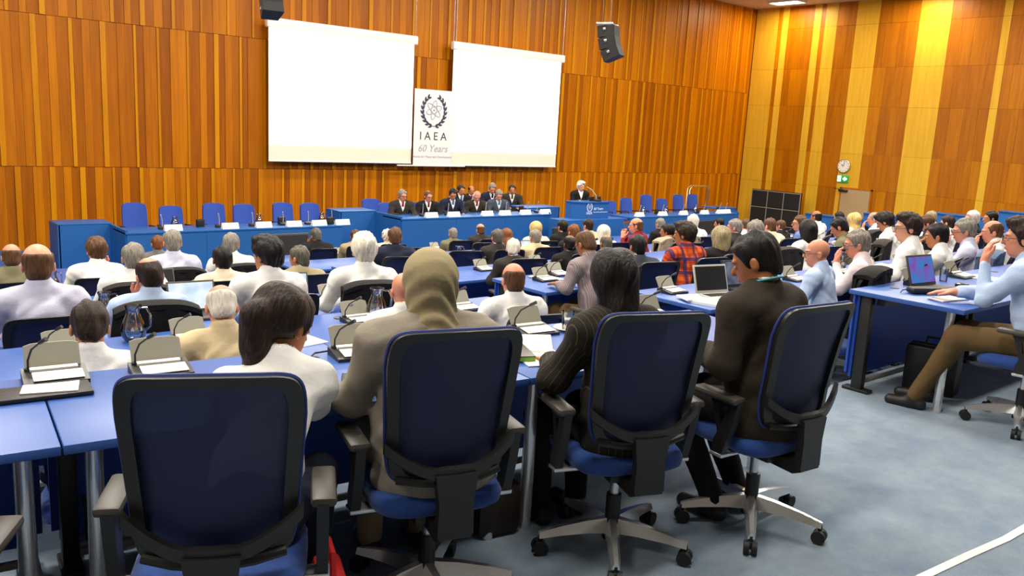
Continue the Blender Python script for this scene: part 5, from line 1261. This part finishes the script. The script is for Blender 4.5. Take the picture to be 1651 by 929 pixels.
for (hx, hy, zt, row, blk, pose, yaw, sk, hr, top, label, ex) in AUD:
    P = POSES[pose]; fl = FLOOR[row]
    o, loc, s = person(P, hx, hy, zt, fl, R_(yaw), label, sk, hr, top, glasses=bool(ex.get('glasses')), beard=ex.get('beard'), legs=random.choice(('charcoal','navy','black','khaki')), under=random.choice(('white','paleblue')))
    yw = R_(yaw*0.8); c, sn = math.cos(yw), math.sin(yw); kind = ex.get('chair')
    cx, cy = loc[0]+sn*0.05, loc[1]-c*0.05
    who = who_of(label)
    if kind is None: kind = 'n'
    if 'thin glasses and pale blue' in label: cx -= 0.16; cy -= 0.10
    low = (row == 1 and blk == 'L')
    t = chair(cx, cy, fl, yw, 'blue mesh-back swivel chair under the '+who, 'occupied swivel chairs in the rows', full=False, s=0.84 if low else 0.96)
    un = (hx+0.06, (NEAR_L if blk == 'L' else NEAR_R)[row]+0.48)
    if all(math.hypot(un[0]-q[0], un[1]-q[1]) > 0.34 for q in UNITS):
        UNITS.append(un); delegate_unit(un[0], un[1], fl+0.74, 0, 'delegate unit in front of the '+who, 'delegate units of the rows')
    if kind in ('j','d','g','b'):
        mat, col = {'j':('cloth_black','black'),'b':('cloth_charcoal','dark'),'d':('cloth_greyblue','denim blue'),'g':('cloth_taupe','taupe')}[kind]
        draped_jacket(cx, cy, fl, yw, mat, col+' jacket over the chair of the '+who, zt=1.09)
# empty swivel chairs
for x, y, row, yw, lb in ((6.40,8.6,4,-20,'empty blue swivel chair between the navy suited man and the man with dark grey hair'),(8.1,10.3,5,-25,'empty blue swivel chair beside the bowed auburn-haired woman'),(6.78,10.25,5,-18,'empty blue swivel chair beyond the navy suited man'),
                          (8.75,7.0,3,-25,'empty blue swivel chair beyond the slate jacket'),(12.7,6.95,3,0,'empty blue swivel chair beside the man in blue shirt profile')):
    chair(x, y, FLOOR[row], R_(yw), lb, None)

# ---------------------------------------------------------------- nearest row: chairs and people
FG = [(0.04,2.45,-28,40,'black-framed blue mesh chair cropped at the bare desk end'),(0.877,2.30,-27,10,'black-framed blue mesh chair behind the woman with ponytail'),(1.69,2.41,-16,35,'black-framed blue mesh chair of the woman in hijab'),
      (2.55,2.27,-21,12,'black-framed blue mesh chair of the woman in pinstripes'),(3.27,2.07,-6,58,'black-framed blue mesh chair of the man in dark suit'),(6.02,1.90,4,30,'blue mesh chair of the man in glasses with grey jacket over it')]
for x, y, yw, br, lb in FG: chair(x, y, 0, R_(yw), lb, 'swivel chairs of the nearest row', full=True, base_rot=R_(br))
draped_jacket(6.02, 1.90, 0, R_(4), 'cloth_greyjacket', 'grey tweed jacket hung over the chair of the man in glasses', w=0.30, zl=0.42)
def at_chair(i, dy=-0.03):
    x, y, yw = FG[i][:3]; a = R_(yw); return x-math.sin(a)*dy, y+math.cos(a)*dy
def seated(pose, i, ztop, yaw, label, **k):
    x, y = at_chair(i); a = R_(yaw); s = ztop/pose.top[2]
    hx = x+math.cos(a)*pose.hc[0]*s-math.sin(a)*pose.hc[1]*s; hy = y+math.sin(a)*pose.hc[0]*s+math.cos(a)*pose.hc[1]*s
    return person(pose, hx, hy, ztop, 0, a, label, **k)
p_pony = Pose(42,(-30,22,-2),((0.09,0.44,0.785),(0.06,0.64,0.785),(-0.2,1,-0.1)),((-0.20,0.38,0.785),(-0.08,0.58,0.785),(0.3,1,-0.1)),slim=0.76,twist=26)
person(p_pony, 1.225, 2.63, 1.195, 0, R_(-40), 'woman with dark brown ponytail and white collar bending over her desk', skin_='tan', hair_=('ponytail_hanging','darkbrown'), top=('shirt','white'), legs='navy', scale=0.99)
p_hij = Pose(7,(0,8,0),((0.25,0.18,0.80),(0.10,0.38,0.785),(-0.3,1,-0.1)),((-0.28,0.12,0.79),(-0.14,0.35,0.785),(0.2,1,-0.1)),slim=1.05)
seated(p_hij, 2, 1.295, -14, 'woman in sand-coloured hijab and loose taupe robe', skin_='tan', hair_=('hijab','sand'), top=('robe','robe'), legs='taupe')
p_pin = Pose(10,(-4,10,0),((0.26,0.18,0.80),(0.12,0.38,0.785),(-0.3,1,-0.1)),((-0.26,0.17,0.785),(-0.11,0.38,0.785),(0.3,1,-0.1)),slim=0.95)
seated(p_pin, 3, 1.265, -4, 'woman with black bob in dark pinstripe jacket', skin_='tan', hair_=('longbob','black'), top=('jacket','pinstripe'), legs='black')
p_suit = Pose(9,(18,24,0),((0.27,0.02,0.78),(0.14,0.24,0.76),(-0.5,0.8,-0.1)),((-0.28,0.06,0.79),(-0.12,0.28,0.77),(0.5,0.8,-0.1)),slim=1.12,legs='tucked')
seated(p_suit, 4, 1.335, 4, 'dark-haired man in dark brown suit reading downwards, teal lanyard', skin_='olive', hair_=('short','black'), top=('jacket','brownsuit'), legs='black', lanyard='teal_band')
p_gl = Pose(14,(6,4,0),((0.20,0.30,0.795),(0.08,0.50,0.785),(-0.1,1,-0.1)),((-0.15,0.30,0.80),(-0.04,0.345,1.02),(0.25,0.0,1),(0.5,-0.8,0.2)),hands=('flat','curl'),legs='stretch')
seated(p_gl, 5, 1.35, 12, 'man in glasses and pale blue shirt, knuckles at mouth, khaki trousers', skin_='pink', hair_=('thick','darkbrown'), top=('shirt','paleblue'), legs='khaki', glasses=True)

_E = ((0.225,0.12,0.79),(0.12,0.34,0.785),(-0.25,1,-0.12)); p_edge = Pose(8,(0,8,0),_E,mir(_E),slim=0.9)
seated(p_edge, 0, 1.30, -20, 'person in pale grey sleeve by the bare desk end', skin_='tan', hair_=('short','grey'), top=('shirt','paleblue'), legs='charcoal')
# ---------------------------------------------------------------- panel at the head table, facing the room
p_pan = Pose(6,(0,6,0),_D,mir(_D)); p_pan2 = Pose(6,(18,10,0),_D,mir(_D)); p_low = Pose(10,(-10,26,0),_D,mir(_D))
for hx, hy, zt, P, yw, sk, hr, jk, tie, gl, lb in (
   (9.71,15.2,.36,p_pan2,165,'pink',('short','grey'),'charcoal','red',True,'grey-haired man in glasses and charcoal suit gesturing at the head table'),
   (10.37,15.2,.33,p_pan2,160,'pink',('thin','brown'),'black','maroon',True,'brown-haired man in black suit and maroon tie at the head table'),
   (11.02,15.2,.37,p_low,170,'tan',('short','black'),'navy','tieblue',False,'black-haired man in navy suit and blue tie at the head table'),
   (11.69,15.2,.31,p_low,160,'pink',('fringe','white'),'brownsuit','red',False,'bald man in brown suit and red tie at the head table'),
   (12.33,15.2,.33,p_low,165,'pink',('short','grey'),'slate','tieblue',False,'grey-haired man in slate suit and light blue tie at the head table'),
   (12.09,16.35,.36,p_pan2,160,'tan',('short','darkbrown'),'black','tieblue',False,'dark-haired man in black suit behind the head table'),
   (13.0,17.15,.27,p_pan,165,'tan',('balding','black'),'black','red',False,'balding man with red tie behind the head table'),
   (13.04,16.35,.39,p_low,165,'pink',('short','grey'),'navy','navy',False,'grey-haired man in navy suit behind the head table'),
   (13.72,16.4,.36,p_pan,150,'tan',('short','darkbrown'),'charcoal','charcoal',False,'dark brown haired man in charcoal suit at the end behind the head table')):
    o, loc, s = person(P, hx, hy, zt, PLAT, R_(yw), lb, sk, hr, ('jacket',jk), tie=tie, glasses=gl)
    if hy > 16: stage_chair(loc[0], loc[1]+0.03, 'blue upholstered chair of the '+' '.join(lb.split()[:6]), 'chairs of the second row behind the head table', rz=R_(yw), top=0.95)
p_st = Pose(4,(14,12,0),((0.24,0.10,1.13),(0.12,0.30,1.20),(-0.2,1,-0.1)),((-0.24,0.10,1.13),(-0.12,0.30,1.20),(0.2,1,-0.1)),stand=True,slim=0.9)
person(p_st, 14.18, 14.42, 0.58, PLAT, R_(160), 'white-haired woman in black jacket speaking at the lectern', 'fair', ('thick','white'), ('jacket','black'), legs='black', scale=0.95)

# ---------------------------------------------------------------- on the desks
DU = [(0.67,3.40,0.74,-6,'delegate unit with gooseneck microphone on the nearest desk beside a black pad'),(1.02,3.30,0.74,-6,'delegate unit between ponytail woman and the jug'),(1.80,3.15,0.74,-10,'delegate unit with white card beside the hijab'),(2.78,3.10,0.74,-6,'delegate unit above the tilted papers and cup'),(3.62,3.02,0.74,-6,'delegate unit behind the pinstriped woman')]
for x, y, z, a, lb in DU: delegate_unit(x, y, z, R_(a), lb, 'delegate units of the nearest row')
for x, y, z, lb in ((5.40,4.35,0.50,'delegate unit on desk corner beside the silver laptop'),(6.45,2.85,0.74,'delegate unit behind the glasses case and laptop'),(7.25,2.88,0.74,'delegate unit with open flap beyond the computer mouse'),(5.92,6.25,0.29,'delegate unit on the aisle desk of the striped shirt man')): delegate_unit(x, y, z, 0.0, lb, None)
jug(2.78,4.62,0.50,-0.7,'glass water jug with handle left of the hijab', None); jug(1.33,4.75,0.50,-0.7,'glass water jug before the black draped chair', None)
jug(1.55,6.2,0.29,-0.5,'glass water jug on the third row desk by the lavender shirt', None); jug(7.1,9.6,-0.13,0,'small glass jug on a centre row desk', None)
jug(1.9,9.55,-0.13,-0.6,'glass water jug on the fifth row desk of the left block', None); jug(8.0,4.35,0.50,0,'glass water jug beside the bald man in pale blue', None)
for x, y, z, lb in ((2.62,4.70,0.50,'drinking glass beside the jug left of the hijab'),(6.86,2.85,0.74,'drinking glass next to the open laptop'),(1.75,6.25,0.29,'drinking glass on the third row desk')): tumbler(x, y, z, lb, None)
def cup():
    t = thing('coffee_cup', 'glass coffee cup on white saucer beside pinstripe sleeve', 'cup', (2.98,3.06,0.742))
    MB().lathe([(0,0),(0.05,0.002),(0.075,0.014),(0.073,0.017),(0.05,0.006),(0,0.006)],24).build('saucer','porcelain',t)
    MB().lathe([(0,0.008),(0.030,0.008),(0.036,0.10),(0.033,0.10),(0.027,0.014),(0,0.014)],20).build('glass_body','clear_glass',t,60)
    MB().lathe([(0,0.015),(0.026,0.015),(0.029,0.06),(0,0.06)],20).build('milk_coffee','porcelain',t,60)
    MB().tube([(0.036,0,0.085),(0.058,0,0.08),(0.058,0,0.04),(0.032,0,0.03)],0.005,6).build('handle','clear_glass',t)
cup()
ph = thing('mobile_phone', 'black mobile phone lying by the taupe sleeve', 'phone', (1.60,2.84,0.742), R_(-30)); MB().rbox((0,0,0.005),(0.075,0.145,0.01),0.004).build('phone_body','phone_black',ph); MB().box((0,0,0.0105),(0.066,0.12,0.001)).build('phone_screen','laptop_black',ph,smooth=0)
pd = thing('folder_pad', 'black document pad on the bare desk end', 'folder', (0.60,3.235,0.742), R_(-6)); MB().rbox((0,0,0.008),(0.30,0.15,0.016),0.004).build('cover','leather_black',pd)
sheet(0.62,3.235,0.759,R_(-16),'white note sheet on the black document pad',w=0.18,h=0.10,name='note_sheet')
sheet(2.60,2.92,0.742,R_(-40),'stack of white papers beside the pinstripe sleeve',t=0.014); sheet(2.50,2.74,0.742,R_(-20),'white sheet under the green-edged notebook',t=0.004)
nb = thing('notebook', 'dark notebook with green page edge beside the papers', 'notebook', (2.40,2.80,0.747), R_(-25)); MB().rbox((0,0,0.022),(0.15,0.21,0.006),0.002).build('cover','laptop_grey',nb); MB().box((0,0,0.010),(0.146,0.205,0.019)).build('pages','green_band',nb,smooth=0)
sheet(1.36,2.92,0.742,R_(20),'white papers in front of the bending woman',t=0.006); sheet(2.1,4.35,0.50,R_(10),'white papers before the balding man in beige',t=0.006); sheet(2.95,4.35,0.50,R_(-10),'white papers under the glass jug',t=0.006)
sheet(5.32,3.90,0.50,R_(15),'crumpled white papers on the desk corner before silver laptop',t=0.02); sheet(5.28,4.05,0.515,R_(-25),'loose white sheet overlapping the desk corner papers',t=0.012,w=0.18,h=0.2)
sheet(5.66,6.16,0.29,R_(5),'thin white papers on the striped shirt man desk',t=0.01); sheet(6.05,2.46,0.742,R_(80),'folded white paper beside the hand on desk',w=0.12,h=0.3,t=0.008); sheet(6.25,2.62,0.742,R_(75),'second white paper at the laptop edge',w=0.08,h=0.24,t=0.01); sheet(7.4,2.7,0.742,R_(10),'white papers beyond the computer mouse',t=0.006)
gr = MB().tube([(0.0,0,0),(0.05,0.05,0.006),(0.11,0.04,0.01),(0.16,0.09,0.012)],0.004,6).tube([(0.0+0.035*math.cos(2*PI*k/16),-0.02+0.025*math.sin(2*PI*k/16),0.004) for k in range(16)],0.004,5,closed=True)
tag(gr.build('desk_cable','black_rubber',None,40,(1.60,3.20,0.743)),'thin black cable looped beside the delegate unit','cable')
laptop(6.35,2.66,0.742,R_(-6),'open dark laptop with blue screen on the chrome-legged desk',w=0.33)
laptop(5.62,4.02,0.50,R_(-12),'silver laptop with dark screen on the desk corner','laptop_silver','laptop_black')
laptop(2.88,6.05,0.29,R_(-10),'open laptop with pale screen before the white-haired man','laptop_grey','display_white'); laptop(2.12,6.0,0.29,R_(-5),'open laptop with white page before the black-haired young man','laptop_grey','display_white')
laptop(8.32,9.35,-0.13,R_(-20),'laptop with glowing pale blue screen in the fifth row','laptop_grey','display_white'); laptop(6.10,4.10,0.50,R_(-5),'large laptop before the bald man in pale blue','laptop_black','display_dim'); laptop(2.42,7.75,0.08,0,'brown-grey laptop with dark screen in the fourth row','laptop_grey','laptop_black')
cs = thing('glasses_case', 'black zipped soft case in front of the delegate unit', 'case', (6.12,2.66,0.742), R_(65)); MB().rbox((0,0,0.024),(0.09,0.26,0.045),0.02).build('case_body','leather_black',cs); MB().tube([(0,0.13,0.03),(0.02,0.17,0.02),(0,0.2,0.006)],0.004,5).build('strap','black_rubber',cs)
ms = thing('computer_mouse', 'small black computer mouse on the desk', 'mouse', (6.70,2.64,0.742), R_(20)); MB().rbox((0,0,0.016),(0.06,0.10,0.032),0.014).build('mouse_body','phone_black',ms); MB().cyl((-0.004,0.025,0.031),(0.004,0.025,0.031),0.006,n=8).build('scroll_wheel','unit_grey',ms)
bg = thing('briefcase', 'upright black leather briefcase under the chrome-legged desk', 'bag', (6.30,2.60,0), R_(10)); MB().rbox((0,0,0.17),(0.17,0.36,0.34),0.02).build('bag_body','leather_black',bg); MB().tube([(0,-0.07,0.33),(0,-0.06,0.40),(0,0.06,0.40),(0,0.07,0.33)],0.010,6).build('handle','leather_black',bg); MB().box((0,0,0.345),(0.06,0.32,0.012)).build('zip_opening','black_rubber',bg,smooth=0)
rb = thing('tote_bag', 'red bag on the floor beside the ponytail woman chair', 'bag', (1.215,2.27,0), R_(-20)); MB().rbox((0,0,0.16),(0.10,0.26,0.32),0.03).build('bag_body','red_bag',rb); MB().tube([(0,-0.07,0.31),(0,-0.05,0.40),(0,0.05,0.40),(0,0.07,0.31)],0.010,6).build('handle','red_bag',rb)
hb = thing('handbag', 'brown handbag on the floor beside the hijab wearer chair', 'bag', (2.22,2.66,0), R_(-10)); MB().rbox((0,0,0.12),(0.22,0.12,0.24),0.04).build('bag_body','bag_brown',hb); MB().tube([(-0.08,0,0.25),(-0.06,0,0.36),(0.06,0,0.36),(0.08,0,0.25)],0.008,6).build('handle','leather_black',hb)
